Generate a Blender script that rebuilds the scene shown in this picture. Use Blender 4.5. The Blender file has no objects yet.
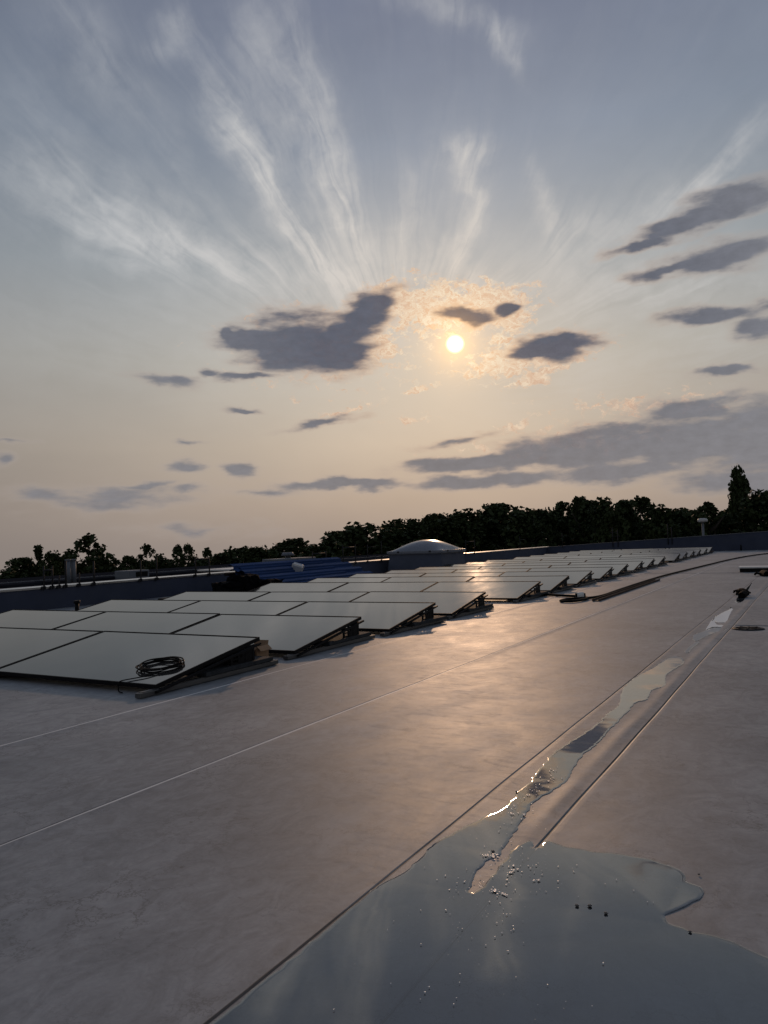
import bpy, bmesh, math, random
from mathutils import Vector, Matrix, Euler
random.seed(7)
S = bpy.context.scene
C = S.collection
R = math.radians
PI = math.pi

# ------------------------------------------------------------------ helpers
def lin(c):
    c /= 255.0
    return c / 12.92 if c <= 0.04045 else ((c + 0.055) / 1.055) ** 2.4
def rgb(r, g, b): return (lin(r), lin(g), lin(b), 1.0)

def tag(o, label=None, cat=None, group=None, kind=None):
    if label: o['label'] = label
    if cat: o['category'] = cat
    if group: o['group'] = group
    if kind: o['kind'] = kind
    return o

def empty(name, loc=(0, 0, 0), rz=0):
    o = bpy.data.objects.new(name, None); C.objects.link(o)
    o.location = loc; o.rotation_euler = (0, 0, rz); o.empty_display_size = .1
    return o

class MB:
    def __init__(s): s.bm = bmesh.new()
    def box(s, c, d, rot=(0, 0, 0), bev=0.0, mi=0):
        M = Matrix.Translation(c) @ Euler(rot).to_matrix().to_4x4() @ Matrix.Diagonal((d[0], d[1], d[2], 1))
        g = bmesh.ops.create_cube(s.bm, size=1, matrix=M)
        vs = g['verts']
        fs = set(f for v in vs for f in v.link_faces)
        for f in fs: f.material_index = mi
        if bev > 0:
            es = list(set(e for v in vs for e in v.link_edges))
            bmesh.ops.bevel(s.bm, geom=es, offset=bev, segments=2, affect='EDGES', profile=.5)
        return s
    def prism(s, pts, axis, a, b, mi=0):
        """polygon pts (2d) extruded along axis from a to b"""
        def P(p, w):
            if axis == 'x': return (w, p[0], p[1])
            if axis == 'y': return (p[0], w, p[1])
            return (p[0], p[1], w)
        A = [s.bm.verts.new(P(p, a)) for p in pts]; B = [s.bm.verts.new(P(p, b)) for p in pts]
        n = len(pts)
        fs = [s.bm.faces.new(A), s.bm.faces.new(B[::-1])]
        for i in range(n): fs.append(s.bm.faces.new((A[i], B[i], B[(i + 1) % n], A[(i + 1) % n])))
        for f in fs: f.material_index = mi
        return s
    def tube(s, pts, r, n=8, cap=True):
        pts = [Vector(p) for p in pts]
        rings = []
        up = Vector((0, 0, 1))
        for i, p in enumerate(pts):
            a = pts[max(i - 1, 0)]; b = pts[min(i + 1, len(pts) - 1)]
            t = (b - a).normalized()
            u = t.cross(up)
            if u.length < 1e-3: u = t.cross(Vector((1, 0, 0)))
            u.normalize(); v = t.cross(u).normalized()
            rr = r[i] if isinstance(r, (list, tuple)) else r
            rings.append([s.bm.verts.new(p + (u * math.cos(k * 2 * PI / n) + v * math.sin(k * 2 * PI / n)) * rr) for k in range(n)])
        for i in range(len(rings) - 1):
            for k in range(n):
                f = s.bm.faces.new((rings[i][k], rings[i][(k + 1) % n], rings[i + 1][(k + 1) % n], rings[i + 1][k])); f.smooth = True
        if cap:
            s.bm.faces.new(rings[0][::-1]); s.bm.faces.new(rings[-1])
        return s
    def build(s, name, mats, parent=None, smooth=False, loc=None):
        bmesh.ops.recalc_face_normals(s.bm, faces=s.bm.faces[:])
        me = bpy.data.meshes.new(name); s.bm.to_mesh(me); s.bm.free()
        for m in (mats if isinstance(mats, (list, tuple)) else [mats]): me.materials.append(m)
        if smooth:
            for p in me.polygons: p.use_smooth = True
        o = bpy.data.objects.new(name, me); C.objects.link(o)
        if parent: o.parent = parent
        if loc: o.location = loc
        return o

def copy_tree(o, parent=None):
    c = o.copy(); C.objects.link(c); c.parent = parent
    for ch in list(o.children): copy_tree(ch, c)
    return c

def smooth_pts(pts, k=6):
    """Catmull-Rom through pts"""
    P = [Vector(p) for p in pts]; out = []
    for i in range(len(P) - 1):
        p0 = P[max(i - 1, 0)]; p1 = P[i]; p2 = P[i + 1]; p3 = P[min(i + 2, len(P) - 1)]
        for j in range(k):
            t = j / k
            out.append(.5 * ((2 * p1) + (p2 - p0) * t + (2 * p0 - 5 * p1 + 4 * p2 - p3) * t * t + (3 * p1 - p0 - 3 * p2 + p3) * t ** 3))
    out.append(P[-1]); return out

ORD = ['', 'first', 'second', 'third', 'fourth', 'fifth', 'sixth', 'seventh', 'eighth', 'ninth', 'tenth', 'eleventh', 'twelfth',
       'thirteenth', 'fourteenth', 'fifteenth', 'sixteenth', 'seventeenth', 'eighteenth', 'nineteenth', 'twentieth']

# ------------------------------------------------------------------ node helper
class NB:
    def __init__(s, tree): s.t = tree; s.n = tree.nodes; s.l = tree.links
    def new(s, ty, **k):
        n = s.n.new(ty)
        for a, v in k.items(): setattr(n, a, v)
        return n
    def put(s, sock, v):
        if isinstance(v, bpy.types.NodeSocket): s.l.new(v, sock)
        elif v is not None: sock.default_value = v
    def m(s, op, a, b=None, c=None, clamp=False):
        n = s.new('ShaderNodeMath', operation=op, use_clamp=clamp)
        s.put(n.inputs[0], a); s.put(n.inputs[1], b)
        if c is not None: s.put(n.inputs[2], c)
        return n.outputs[0]
    def vm(s, op, a, b=None, out=0):
        n = s.new('ShaderNodeVectorMath', operation=op)
        s.put(n.inputs[0], a)
        if b is not None:
            if op == 'SCALE': s.put(n.inputs['Scale'], b)
            else: s.put(n.inputs[1], b)
        return n.outputs[out]
    def mix(s, f, a, b, mode='MIX'):
        n = s.new('ShaderNodeMix', data_type='RGBA', blend_type=mode)
        s.put(n.inputs[0], f); s.put(n.inputs[6], a); s.put(n.inputs[7], b)
        return n.outputs[2]
    def noise(s, vec, scale, detail=4, rough=.5, dist=0, out='Fac', dim='3D'):
        n = s.new('ShaderNodeTexNoise', noise_dimensions=dim)
        if vec is not None: s.l.new(vec, n.inputs['Vector'])
        s.put(n.inputs['Scale'], scale); s.put(n.inputs['Detail'], detail); s.put(n.inputs['Roughness'], rough); s.put(n.inputs['Distortion'], dist)
        return n.outputs[out]
    def mapr(s, v, a, b, c=0, d=1, smooth=False):
        n = s.new('ShaderNodeMapRange'); n.clamp = True
        if smooth: n.interpolation_type = 'SMOOTHSTEP'
        for i, x in enumerate((v, a, b, c, d)): s.put(n.inputs[i], x)
        return n.outputs[0]
    def mapping(s, vec, loc=(0, 0, 0), rot=(0, 0, 0), sc=(1, 1, 1), ty='POINT'):
        n = s.new('ShaderNodeMapping', vector_type=ty); s.l.new(vec, n.inputs[0])
        s.put(n.inputs[1], loc); s.put(n.inputs[2], rot); s.put(n.inputs[3], sc)
        return n.outputs[0]
    def ramp(s, f, stops, interp='LINEAR'):
        n = s.new('ShaderNodeValToRGB'); n.color_ramp.interpolation = interp
        s.put(n.inputs[0], f); e = n.color_ramp.elements
        e[0].position, e[0].color = stops[0]; e[1].position, e[1].color = stops[-1]
        for p, c in stops[1:-1]:
            x = e.new(p); x.color = c
        return n.outputs[0]
    def bump(s, h, strength, dist, normal=None):
        n = s.new('ShaderNodeBump'); s.put(n.inputs['Height'], h); s.put(n.inputs['Strength'], strength); s.put(n.inputs['Distance'], dist)
        if normal: s.l.new(normal, n.inputs['Normal'])
        return n.outputs[0]

def material(name):
    m = bpy.data.materials.new(name); m.use_nodes = True
    nb = NB(m.node_tree); b = m.node_tree.nodes['Principled BSDF']
    return m, nb, b
def coord(nb, kind='Object'):
    return nb.new('ShaderNodeTexCoord').outputs[kind]

def simple(name, col, rough=.6, var=.25, scale=6, metal=0, bump=0, spec=.5, stretch=(1, 1, 1)):
    m, nb, b = material(name)
    co = nb.mapping(coord(nb), sc=stretch)
    f = nb.noise(co, scale, 5, .6)
    dk = tuple(c * (1 - var) for c in col[:3]) + (1,); lt = tuple(min(1, c * (1 + var)) for c in col[:3]) + (1,)
    nb.put(b.inputs['Base Color'], nb.ramp(f, [(.3, dk), (.7, lt)]))
    nb.put(b.inputs['Roughness'], nb.mapr(nb.noise(co, scale * 2.3, 4), .3, .7, max(0, rough - .1), min(1, rough + .1)))
    b.inputs['Metallic'].default_value = metal
    b.inputs['Specular IOR Level'].default_value = spec
    if bump: nb.put(b.inputs['Normal'], nb.bump(nb.noise(co, scale * 6, 4), bump, .004))
    return m

# ------------------------------------------------------------------ render / camera
S.render.resolution_x = 768; S.render.resolution_y = 1024
S.view_settings.view_transform = 'Standard'; S.view_settings.look = 'None'
S.view_settings.exposure = .14; S.view_settings.gamma = 1; S.view_settings.use_curve_mapping = False
S.cycles.max_bounces = 3; S.cycles.diffuse_bounces = 2; S.cycles.transparent_max_bounces = 12
S.cycles.sample_clamp_indirect = 4

Rm = [[0.49486818484277284, 0.014687868499899651, 0.868843913570987],
      [-0.8682093705993593, 0.05012941629992491, 0.49365932628169096],
      [-0.03630383497488146, -0.9986347220782775, 0.03755959831731558]]
def camaxis(i): return Vector((-Rm[1][i], Rm[0][i], Rm[2][i])).normalized()
cx, cz = camaxis(0), -camaxis(2)
cy = cz.cross(cx)
cam = bpy.data.cameras.new('camera'); co = bpy.data.objects.new('camera', cam); C.objects.link(co)
co.matrix_world = Matrix(((cx.x, cy.x, cz.x, 0), (cx.y, cy.y, cz.y, 0), (cx.z, cy.z, cz.z, 1.0), (0, 0, 0, 1)))
cam.sensor_fit = 'VERTICAL'; cam.sensor_height = 36; cam.lens = 769 / 1024 * 36; cam.clip_end = 5000; cam.clip_start = .05
S.camera = co

# ------------------------------------------------------------------ sun + sky
SUN_AZ, SUN_EL = -23.83, 14.22            # degrees right of +Y, above horizon
sd = Vector((math.sin(R(SUN_AZ)) * math.cos(R(SUN_EL)), math.cos(R(SUN_AZ)) * math.cos(R(SUN_EL)), math.sin(R(SUN_EL))))
sl = bpy.data.lights.new('sun', 'SUN'); sl.energy = .8; sl.angle = R(1.5); sl.color = (1.0, .62, .37)
so = bpy.data.objects.new('sun', sl); C.objects.link(so); so.rotation_euler = sd.to_track_quat('Z', 'Y').to_euler()
so.location = (0, 0, 30)
DARK = [(-35.44, 14.54, 4.79, 2.04, -0.019, 1), (-32.05, 15.26, 2.54, 1.42, 0.383, 1), (-29.73, 16.95, 1.94, 0.84, 0.42, 1), (-30.73, 16.36, 3.07, 1.21, 0.586, 1), (-32.47, 14.0, 2.71, 1.42, 0.137, 1), (-39.26, 14.9, 2.64, 0.9, -0.049, 1), (-40.93, 15.16, 1.02, 0.48, 0.01, 1), (-16.47, 13.53, 3.09, 0.84, 0.006, 1), (-17.99, 13.24, 1.71, 0.49, 0.088, 1), (-22.93, 16.2, 2.0, 0.63, -0.15, 1), (-19.96, 16.4, 1.09, 0.48, -0.082, 0.9), (-6.3, 20.65, 4.41, 0.83, 0.155, 1), (-3.61, 21.48, 3.5, 0.9, 0.029, 0.95), (-10.31, 19.73, 2.7, 0.39, 0.182, 0.8), (-4.85, 18.03, 4.37, 0.95, 0.064, 1), (-8.41, 17.71, 2.79, 0.46, 0.086, 0.75), (-5.35, 14.53, 4.21, 0.52, -0.012, 0.75), (-2.94, 13.33, 2.0, 0.83, -0.065, 0.9), (-5.24, 10.5, 2.08, 0.33, -0.067, 0.8), (-7.58, 8.11, 3.75, 0.82, -0.043, 0.9), (-7.04, 6.14, 7.77, 1.78, 0.022, 1), (-13.71, 6.16, 7.29, 1.42, 0.051, 1), (-2.73, 5.77, 5.11, 2.95, -0.096, 1), (-23.08, 5.53, 5.45, 0.59, 0.035, 0.95), (-19.42, 5.56, 5.68, 0.66, 0.048, 0.9), (-32.06, 4.32, 5.37, 0.45, -0.019, 0.85), (-21.66, 4.21, 5.76, 0.59, 0.019, 0.8), (-12.41, 4.43, 6.54, 0.86, -0.011, 0.8), (-4.67, 3.24, 5.27, 1.08, -0.068, 0.8), (-45.27, 11.94, 2.38, 0.49, -0.088, 0.75), (-41.94, 12.48, 1.0, 0.36, 0.1, 0.75), (-39.2, 12.29, 2.94, 0.28, 0.027, 0.55), (-39.71, 9.85, 1.46, 0.29, -0.062, 0.75), (-43.82, 5.84, 1.26, 0.51, -0.063, 0.7), (-40.27, 5.5, 1.23, 0.58, -0.106, 0.75), (-43.78, 7.64, 1.28, 0.21, -0.008, 0.55), (-48.54, 3.77, 5.16, 0.91, 0.054, 0.6), (-46.49, 4.73, 2.22, 0.29, -0.014, 0.6), (-52.76, 3.96, 2.9, 0.62, -0.01, 0.5), (-44.08, 4.19, 1.41, 0.36, 0.071, 0.55), (-33.99, 8.96, 3.14, 0.29, 0.179, 0.6), (-55.92, 6.32, 0.85, 0.53, 0.012, 0.7), (-55.72, 7.52, 1.22, 0.2, 0.025, 0.5), (-38.72, 3.93, 4.41, 0.29, -0.029, 0.35), (-43.1, 1.27, 4.29, 0.37, -0.033, 0.3), (-23.75, 7.26, 2.94, 0.29, 0.119, 0.4)]
BRIGHT = [(-25.44, 16.84, 4.32, 1.92, -0.065, 1), (-27.82, 17.51, 2.55, 1.37, -0.051, 1), (-21.71, 16.88, 3.8, 1.51, 0.0, 1), (-19.7, 15.62, 1.6, 0.96, -0.088, 1), (-18.52, 12.86, 4.66, 1.27, 0.118, 1), (-20.57, 12.51, 2.88, 0.86, 0.097, 1), (-17.71, 11.59, 2.54, 0.58, 0.267, 0.8), (-26.57, 11.12, 1.19, 0.29, 0.126, 0.9), (-29.45, 14.41, 1.05, 1.71, -0.37, 0.8), (-32.46, 14.14, 4.5, 1.84, -0.033, 0.35), (-32.25, 9.8, 2.25, 0.28, 0.17, 0.7), (-20.5, 14.28, 1.0, 0.71, 0.432, 0.7), (-16.49, 6.84, 5.53, 0.72, 0.054, 0.35), (-10.85, 8.9, 3.93, 0.55, -0.041, 0.3), (-27.41, 8.97, 1.5, 0.22, 0.04, 0.5), (-20.04, 8.01, 1.16, 0.29, 0.113, 0.55)]
CIRRUS = [(-43.18, 34.37, 1.46, 0.72, 0.075, 0.55), (-44.16, 32.96, 1.15, 0.54, 0.087, 0.4), (-40.64, 30.47, 2.95, 1.02, -1.052, 0.6), (-38.72, 26.74, 3.17, 0.95, -1.027, 0.75), (-36.47, 23.35, 2.95, 0.87, -0.937, 0.85), (-33.87, 20.73, 2.54, 0.78, -0.777, 1), (-31.38, 19.0, 2.49, 0.85, -0.55, 1), (-36.77, 29.19, 5.57, 2.68, -1.183, 0.32), (-34.79, 31.53, 3.5, 1.21, -1.387, 0.45), (-33.28, 28.04, 3.43, 0.98, -1.272, 0.55), (-32.21, 24.63, 2.88, 0.89, -1.249, 0.6), (-30.67, 21.67, 2.75, 1.03, -1.07, 0.7), (-32.87, 23.35, 5.46, 2.5, -1.064, 0.35), (-37.53, 34.2, 2.17, 1.05, -1.372, 0.35), (-52.02, 24.48, 4.93, 2.15, -0.055, 0.36), (-48.43, 22.74, 5.42, 1.65, -0.189, 0.55), (-45.03, 21.1, 5.64, 1.7, -0.186, 0.6), (-40.77, 20.18, 5.11, 1.33, -0.112, 0.45), (-36.78, 18.71, 4.44, 1.36, -0.202, 0.5), (-51.18, 32.38, 3.72, 1.35, -0.919, 0.28), (-48.52, 31.69, 4.4, 0.83, -1.044, 0.25), (-53.86, 28.22, 3.41, 1.9, -0.542, 0.2), (-44.46, 28.2, 6.12, 0.99, -0.978, 0.2), (-23.01, 27.33, 1.48, 0.79, 0.061, 0.95), (-21.83, 26.93, 0.89, 0.61, -0.09, 0.5), (-22.36, 25.37, 1.28, 0.59, -1.311, 0.85), (-21.85, 23.49, 1.42, 0.59, -1.522, 0.8), (-22.68, 21.81, 1.22, 0.64, 0.832, 0.7), (-23.05, 20.24, 1.35, 0.67, -1.423, 0.7), (-21.93, 18.54, 1.86, 0.7, -0.892, 0.75), (-20.34, 17.74, 1.76, 0.81, -0.571, 0.5), (-23.44, 22.97, 4.67, 1.93, -1.519, 0.28), (-26.59, 25.08, 1.67, 0.68, -1.409, 0.5), (-27.46, 22.55, 1.7, 0.82, 1.223, 0.65), (-26.81, 20.06, 2.07, 0.89, -1.231, 0.65), (-25.01, 19.96, 2.08, 1.17, -1.232, 0.5), (-17.11, 23.99, 1.96, 0.55, -1.276, 0.5), (-16.67, 21.25, 2.25, 0.71, -1.433, 0.45), (-14.73, 21.48, 2.82, 1.52, -0.755, 0.22), (-19.15, 33.64, 0.99, 0.51, -0.495, 0.8), (-18.48, 32.38, 0.87, 0.45, -0.999, 0.6), (-22.43, 35.18, 3.67, 0.64, -0.345, 0.5), (-25.45, 35.39, 3.0, 0.42, -0.191, 0.3), (-3.23, 24.68, 2.38, 0.58, 0.687, 0.55), (-5.4, 22.91, 2.27, 0.65, 0.511, 0.6), (-7.87, 21.73, 2.76, 0.77, 0.245, 0.5), (-11.57, 21.69, 4.51, 1.42, 0.169, 0.4), (-13.15, 18.02, 7.31, 1.83, -0.057, 0.4), (-6.52, 16.45, 5.47, 1.04, -0.024, 0.45), (-28.57, 17.54, 11.12, 3.4, -0.067, 0.3), (-4.86, 11.97, 5.37, 3.22, -0.14, 0.25), (-16.07, 15.98, 4.84, 1.64, 0.058, 0.35), (-39.12, 14.9, 14.93, 3.45, -0.025, 0.15), (-50.27, 15.22, 8.28, 2.62, 0.04, 0.12), (-16.28, 11.48, 8.16, 2.11, 0.042, 0.3)]
TREES = [(-78.7, 53.2, -0.8, 3.32, 'round'), (-81.0, 57.0, 0.31, 2.91, 'round'), (-83.2, 60.7, 1.67, 2.29, 'pointed'), (-76.8, 57.7, 1.0, 1.72, 'round'), (-79.5, 60.7, 0.26, 1.79, 'round'), (-82.0, 64.0, 0.93, 1.56, 'airy'), (-75.1, 61.4, 2.73, 3.82, 'airy'), (-77.2, 65.1, 0.41, 2.16, 'round'), (-79.2, 68.9, -0.19, 2.25, 'airy'), (-72.9, 65.4, 0.06, 2.11, 'round'), (-74.4, 69.8, 1.57, 2.22, 'airy'), (-68.5, 65.8, 0.19, 2.07, 'round'), (-69.6, 70.4, 1.18, 1.86, 'airy'), (-71.5, 74.1, 1.27, 1.95, 'airy'), (-64.9, 70.7, 0.67, 1.98, 'airy'), (-61.1, 68.8, -0.07, 3.22, 'round'), (-62.1, 73.2, 0.77, 3.99, 'round'), (-56.1, 69.1, 0.61, 2.85, 'round'), (-57.3, 73.2, 0.29, 2.99, 'round'), (-57.5, 78.1, 1.4, 3.76, 'round'), (-51.1, 74.1, 0.69, 3.5, 'round'), (-51.4, 78.7, 2.05, 3.97, 'round'), (-45.2, 74.4, 2.89, 4.81, 'round'), (-44.4, 79.4, 2.03, 4.44, 'round'), (-43.9, 84.2, 3.21, 3.7, 'round'), (-38.1, 79.3, 3.51, 4.0, 'round'), (-36.5, 84.5, 4.07, 4.46, 'round'), (-34.8, 89.5, 4.68, 4.63, 'round'), (-29.4, 84.0, 3.94, 3.7, 'round'), (-28.8, 88.4, 3.75, 3.26, 'round'), (-27.9, 92.9, 4.5, 3.69, 'round'), (-23.6, 86.9, 4.83, 3.4, 'pointed'), (-23.2, 91.1, 4.45, 2.95, 'round'), (-20.1, 84.7, 4.45, 2.99, 'round'), (-19.3, 88.9, 4.18, 2.82, 'round'), (-18.4, 93.2, 4.94, 4.1, 'airy'), (-15.4, 86.6, 3.48, 3.24, 'round'), (-14.1, 90.9, 2.93, 3.36, 'round'), (-12.9, 95.1, 2.82, 2.9, 'round'), (-10.6, 88.4, 3.58, 3.47, 'airy'), (-9.4, 92.5, 2.39, 2.77, 'round'), (-8.0, 96.7, 7.99, 3.58, 'poplar'), (-5.2, 89.8, 4.48, 4.2, 'round'), (-2.9, 94.0, 3.83, 4.86, 'round'), (-80.0, 51.2, -0.57, 4.1, 'round')]
MAIN = [(-1.181, 1.946), (-1.144, 2.056), (-1.16, 2.287), (-1.145, 2.382), (-1.111, 2.549), (-1.077, 2.69), (-1.077, 2.829), (-1.087, 2.882), (-1.08, 3.018), (-1.09, 3.072), (-1.103, 3.209), (-1.119, 3.403), (-1.111, 3.638), (-1.091, 3.853), (-1.078, 4.099), (-1.085, 4.345), (-1.079, 4.577), (-1.156, 5.04), (-1.173, 5.421), (-1.149, 5.739), (-1.128, 5.906), (-1.103, 6.373), (-1.036, 6.466), (-0.954, 6.166), (-0.983, 5.77), (-0.981, 5.543), (-0.931, 5.222), (-0.98, 5.053), (-0.956, 4.756), (-0.999, 4.664), (-0.991, 4.406), (-0.989, 4.018), (-0.98, 3.652), (-0.991, 3.502), (-0.972, 3.263), (-0.951, 3.091), (-0.969, 2.943), (-0.99, 2.818), (-0.977, 2.69), (-0.964, 2.573), (-0.951, 2.46), (-0.937, 2.339), (-0.93, 2.295), (-0.954, 2.238), (-0.945, 2.133), (-0.915, 2.019), (-0.9, 2.026), (-0.9, 2.124), (-0.904, 2.261), (-0.911, 2.359), (-0.888, 2.456), (-0.867, 2.437), (-0.856, 2.393), (-0.841, 2.409), (-0.836, 2.474), (-0.785, 2.452), (-0.68, 2.447), (-0.583, 2.462), (-0.501, 2.454), (-0.426, 2.426), (-0.393, 2.381), (-0.385, 2.345), (-0.344, 2.319), (-0.331, 2.269), (-0.363, 2.194), (-0.408, 2.116), (-0.399, 2.087), (-0.33, 2.061), (-0.268, 2.062), (-0.212, 2.039), (-0.159, 2.004)]
P2 = [(-1.071, 7.47), (-1.109, 7.826), (-1.065, 8.113), (-1.028, 8.503), (-0.873, 8.448), (-0.893, 8.11), (-0.963, 7.937), (-1.004, 7.628), (-1.027, 7.412)]
P2b = [(-1.028, 6.666), (-1.04, 7.08), (-1.023, 7.378), (-0.994, 7.352), (-1.0, 6.966), (-0.998, 6.674)]
P3 = [(-1.051, 9.014), (-1.098, 9.474), (-1.08, 10.055), (-1.047, 10.438), (-1.061, 10.705), (-1.01, 10.443), (-0.99, 9.947), (-0.954, 9.285), (-0.94, 8.937), (-1.007, 8.924)]
P4 = [(-1.077, 11.435), (-1.112, 12.266), (-1.129, 13.651), (-1.15, 15.372), (-1.053, 13.227), (-0.992, 11.761), (-1.015, 11.287)]
P5 = [(-1.048, 8.198), (-1.088, 8.765), (-1.105, 9.259), (-1.116, 9.638), (-1.062, 9.062), (-1.006, 8.734), (-0.894, 8.665), (-0.909, 8.44), (-1.004, 8.377)]
W = bpy.data.worlds.new('World'); S.world = W; W.use_nodes = True
W.node_tree.nodes.clear(); nb = NB(W.node_tree)
d = nb.new('ShaderNodeTexCoord').outputs['Generated']
d = nb.vm('NORMALIZE', d)
sx = nb.new('ShaderNodeSeparateXYZ'); nb.put(sx.inputs[0], d)
X, Y, Z = sx.outputs
az = nb.m('MULTIPLY', nb.m('ARCTAN2', X, Y), 180 / PI)
el = nb.m('MULTIPLY', nb.m('ARCSINE', Z), 180 / PI)
cb = nb.new('ShaderNodeCombineXYZ'); nb.put(cb.inputs[0], az); nb.put(cb.inputs[1], el)
P = cb.outputs[0]
dot = nb.vm('DOT_PRODUCT', d, tuple(sd), out=1)
th = nb.m('MULTIPLY', nb.m('ARCCOSINE', nb.m('MINIMUM', dot, .9999999)), 180 / PI)

def dist_vec(scale, amt, detail=4, sc=(1, 1, 1)):
    q = nb.mapping(P, sc=sc)
    n = nb.noise(q, scale, detail, .55, out='Color')
    return nb.vm('ADD', P, nb.vm('MULTIPLY', nb.vm('SUBTRACT', n, (.5, .5, .5)), (amt[0], amt[1], 0)))
def chain(acc, p):
    # makes every blob wait for the one before, so the shader stays small enough to compile
    if acc is None: return p
    n = nb.new('ShaderNodeVectorMath', operation='MULTIPLY_ADD')
    nb.put(n.inputs[0], acc); n.inputs[1].default_value = (1e-7, 1e-7, 0); nb.put(n.inputs[2], p)
    return n.outputs[0]
def sepx(v, i):
    n = nb.new('ShaderNodeSeparateXYZ'); nb.put(n.inputs[0], v); return n.outputs[i]

# clear-air gradient
e01 = nb.m('DIVIDE', el, 60.0, clamp=True)
base = nb.ramp(e01, [(0.0, rgb(150, 138, 131)), (.05, rgb(160, 147, 137)), (.12, rgb(172, 161, 149)), (.22, rgb(168, 166, 160)),
                     (.33, rgb(148, 156, 162)), (.46, rgb(128, 140, 157)), (.6, rgb(113, 122, 144)), (.8, rgb(106, 114, 135)), (1.0, rgb(102, 110, 131))])
base = nb.mix(nb.mapr(th, 14, 48, 0, .45), base, nb.mix(nb.mapr(el, 0, 25), rgb(140, 136, 135), rgb(122, 132, 146)))
# the air is brighter and warmer on the side of the sun
g1 = nb.m('EXPONENT', nb.m('MULTIPLY', nb.m('POWER', nb.m('DIVIDE', th, 30.0), 2.0), -1.0))
fac = nb.m('ADD', .74, nb.m('MULTIPLY', g1, .34))
col = nb.vm('SCALE', base, fac)
sky = nb.new('ShaderNodeTexSky', sky_type='NISHITA'); sky.sun_disc = False
sky.sun_elevation = R(SUN_EL); sky.sun_rotation = R(SUN_AZ); sky.air_density = 1.4; sky.dust_density = 3.0; sky.ozone_density = 1.0
col = nb.vm('ADD', col, nb.vm('SCALE', sky.outputs[0], .0012))
g2 = nb.m('EXPONENT', nb.m('MULTIPLY', nb.m('DIVIDE', th, 8.5), -1.0))
col = nb.vm('ADD', col, nb.vm('SCALE', (.19, .11, .045), g2))

# broad uneven haze
hz = nb.noise(nb.mapping(P, sc=(.5, 1, 1)), .05, 5, .6)
col = nb.vm('SCALE', col, nb.mapr(hz, .3, .7, .90, 1.10))

# cirrus
Pc = dist_vec(.10, (4.0, 3.0), 4)
Pc2 = nb.vm('ADD', Pc, nb.vm('MULTIPLY', nb.vm('SUBTRACT', nb.noise(P, .45, 4, .6, out='Color'), (.5, .5, .5)), (1.6, 1.3, 0)))
acc = None
for (a, e, ra, rb, ang, w) in CIRRUS:
    q = nb.mapping(chain(acc, Pc2), loc=(a, e, 0), rot=(0, 0, ang), sc=(ra * 1.15, rb * 1.3, 1), ty='TEXTURE')
    q2 = nb.vm('DOT_PRODUCT', q, q, out=1)
    f = nb.m('MULTIPLY', nb.m('EXPONENT', nb.m('MULTIPLY', q2, -1.0)), w)
    acc = f if acc is None else nb.m('ADD', acc, f)
# fibres that fan out from beside the sun
rel = nb.vm('SUBTRACT', Pc, (-27.0, 10.0, 0))
rx_, ry_ = sepx(rel, 0), sepx(rel, 1)
fan = nb.m('ARCTAN2', rx_, ry_)
rad = nb.vm('LENGTH', rel, out=1)
cf = nb.new('ShaderNodeCombineXYZ'); nb.put(cf.inputs[0], nb.m('MULTIPLY', fan, 9.0)); nb.put(cf.inputs[1], nb.m('MULTIPLY', rad, .07)); 
fib = nb.noise(cf.outputs[0], 1.7, 4, .52, 1.2)
patch = nb.noise(Pc2, .30, 4, .62)
fibm = nb.m('ADD', nb.m('MULTIPLY', fib, .72), nb.m('MULTIPLY', patch, .78))
cden = nb.m('MULTIPLY', acc, nb.mapr(fibm, .52, .92, .12, 1.35))
veil = nb.m('MULTIPLY', nb.mapr(fibm, .66, 1.02, 0, .06), nb.mapr(el, 8, 22))
cden = nb.m('ADD', cden, veil)
cden = nb.m('MULTIPLY', cden, .50, clamp=True)
ccol = nb.mix(nb.m('EXPONENT', nb.m('MULTIPLY', nb.m('DIVIDE', th, 13.0), -1.0)), rgb(190, 194, 198), rgb(226, 210, 192))
col = nb.mix(cden, col, ccol)

# bright cloudlets lit through by the sun
Pb = nb.vm('ADD', P, nb.vm('MULTIPLY', nb.vm('SUBTRACT', nb.noise(nb.mapping(P, sc=(1, 1.5, 1)), .9, 6, .68, out='Color'), (.5, .5, .5)), (2.2, 1.7, 0)))
acc = None
for (a, e, ra, rb, ang, w) in BRIGHT:
    q = nb.mapping(chain(acc, Pb), loc=(a, e, 0), rot=(0, 0, ang), sc=(ra, rb, 1), ty='TEXTURE')
    f = nb.m('MULTIPLY', nb.m('SUBTRACT', 1.15, nb.vm('LENGTH', q, out=1)), w)
    acc = f if acc is None else nb.m('MAXIMUM', acc, f)
tex = nb.noise(nb.mapping(Pb, sc=(1, 1.6, 1)), 1.1, 5, .6, .4)
bd = nb.m('ADD', acc, nb.m('MULTIPLY', nb.m('SUBTRACT', tex, .49), 3.2))
bd = nb.mapr(bd, .0, .6, 0, .95, True)
nearsun = nb.m('EXPONENT', nb.m('MULTIPLY', nb.m('DIVIDE', th, 5.0), -1.0))
tx2 = nb.mapr(nb.noise(nb.mapping(Pb, sc=(1, 1.4, 1)), 2.6, 4, .6, .8), .35, .62)
bcol = nb.mix(nearsun, nb.mix(tx2, rgb(192, 160, 140), rgb(222, 192, 166)), nb.mix(tx2, rgb(250, 204, 160), rgb(255, 248, 220)))
col = nb.mix(bd, col, bcol)

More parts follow.
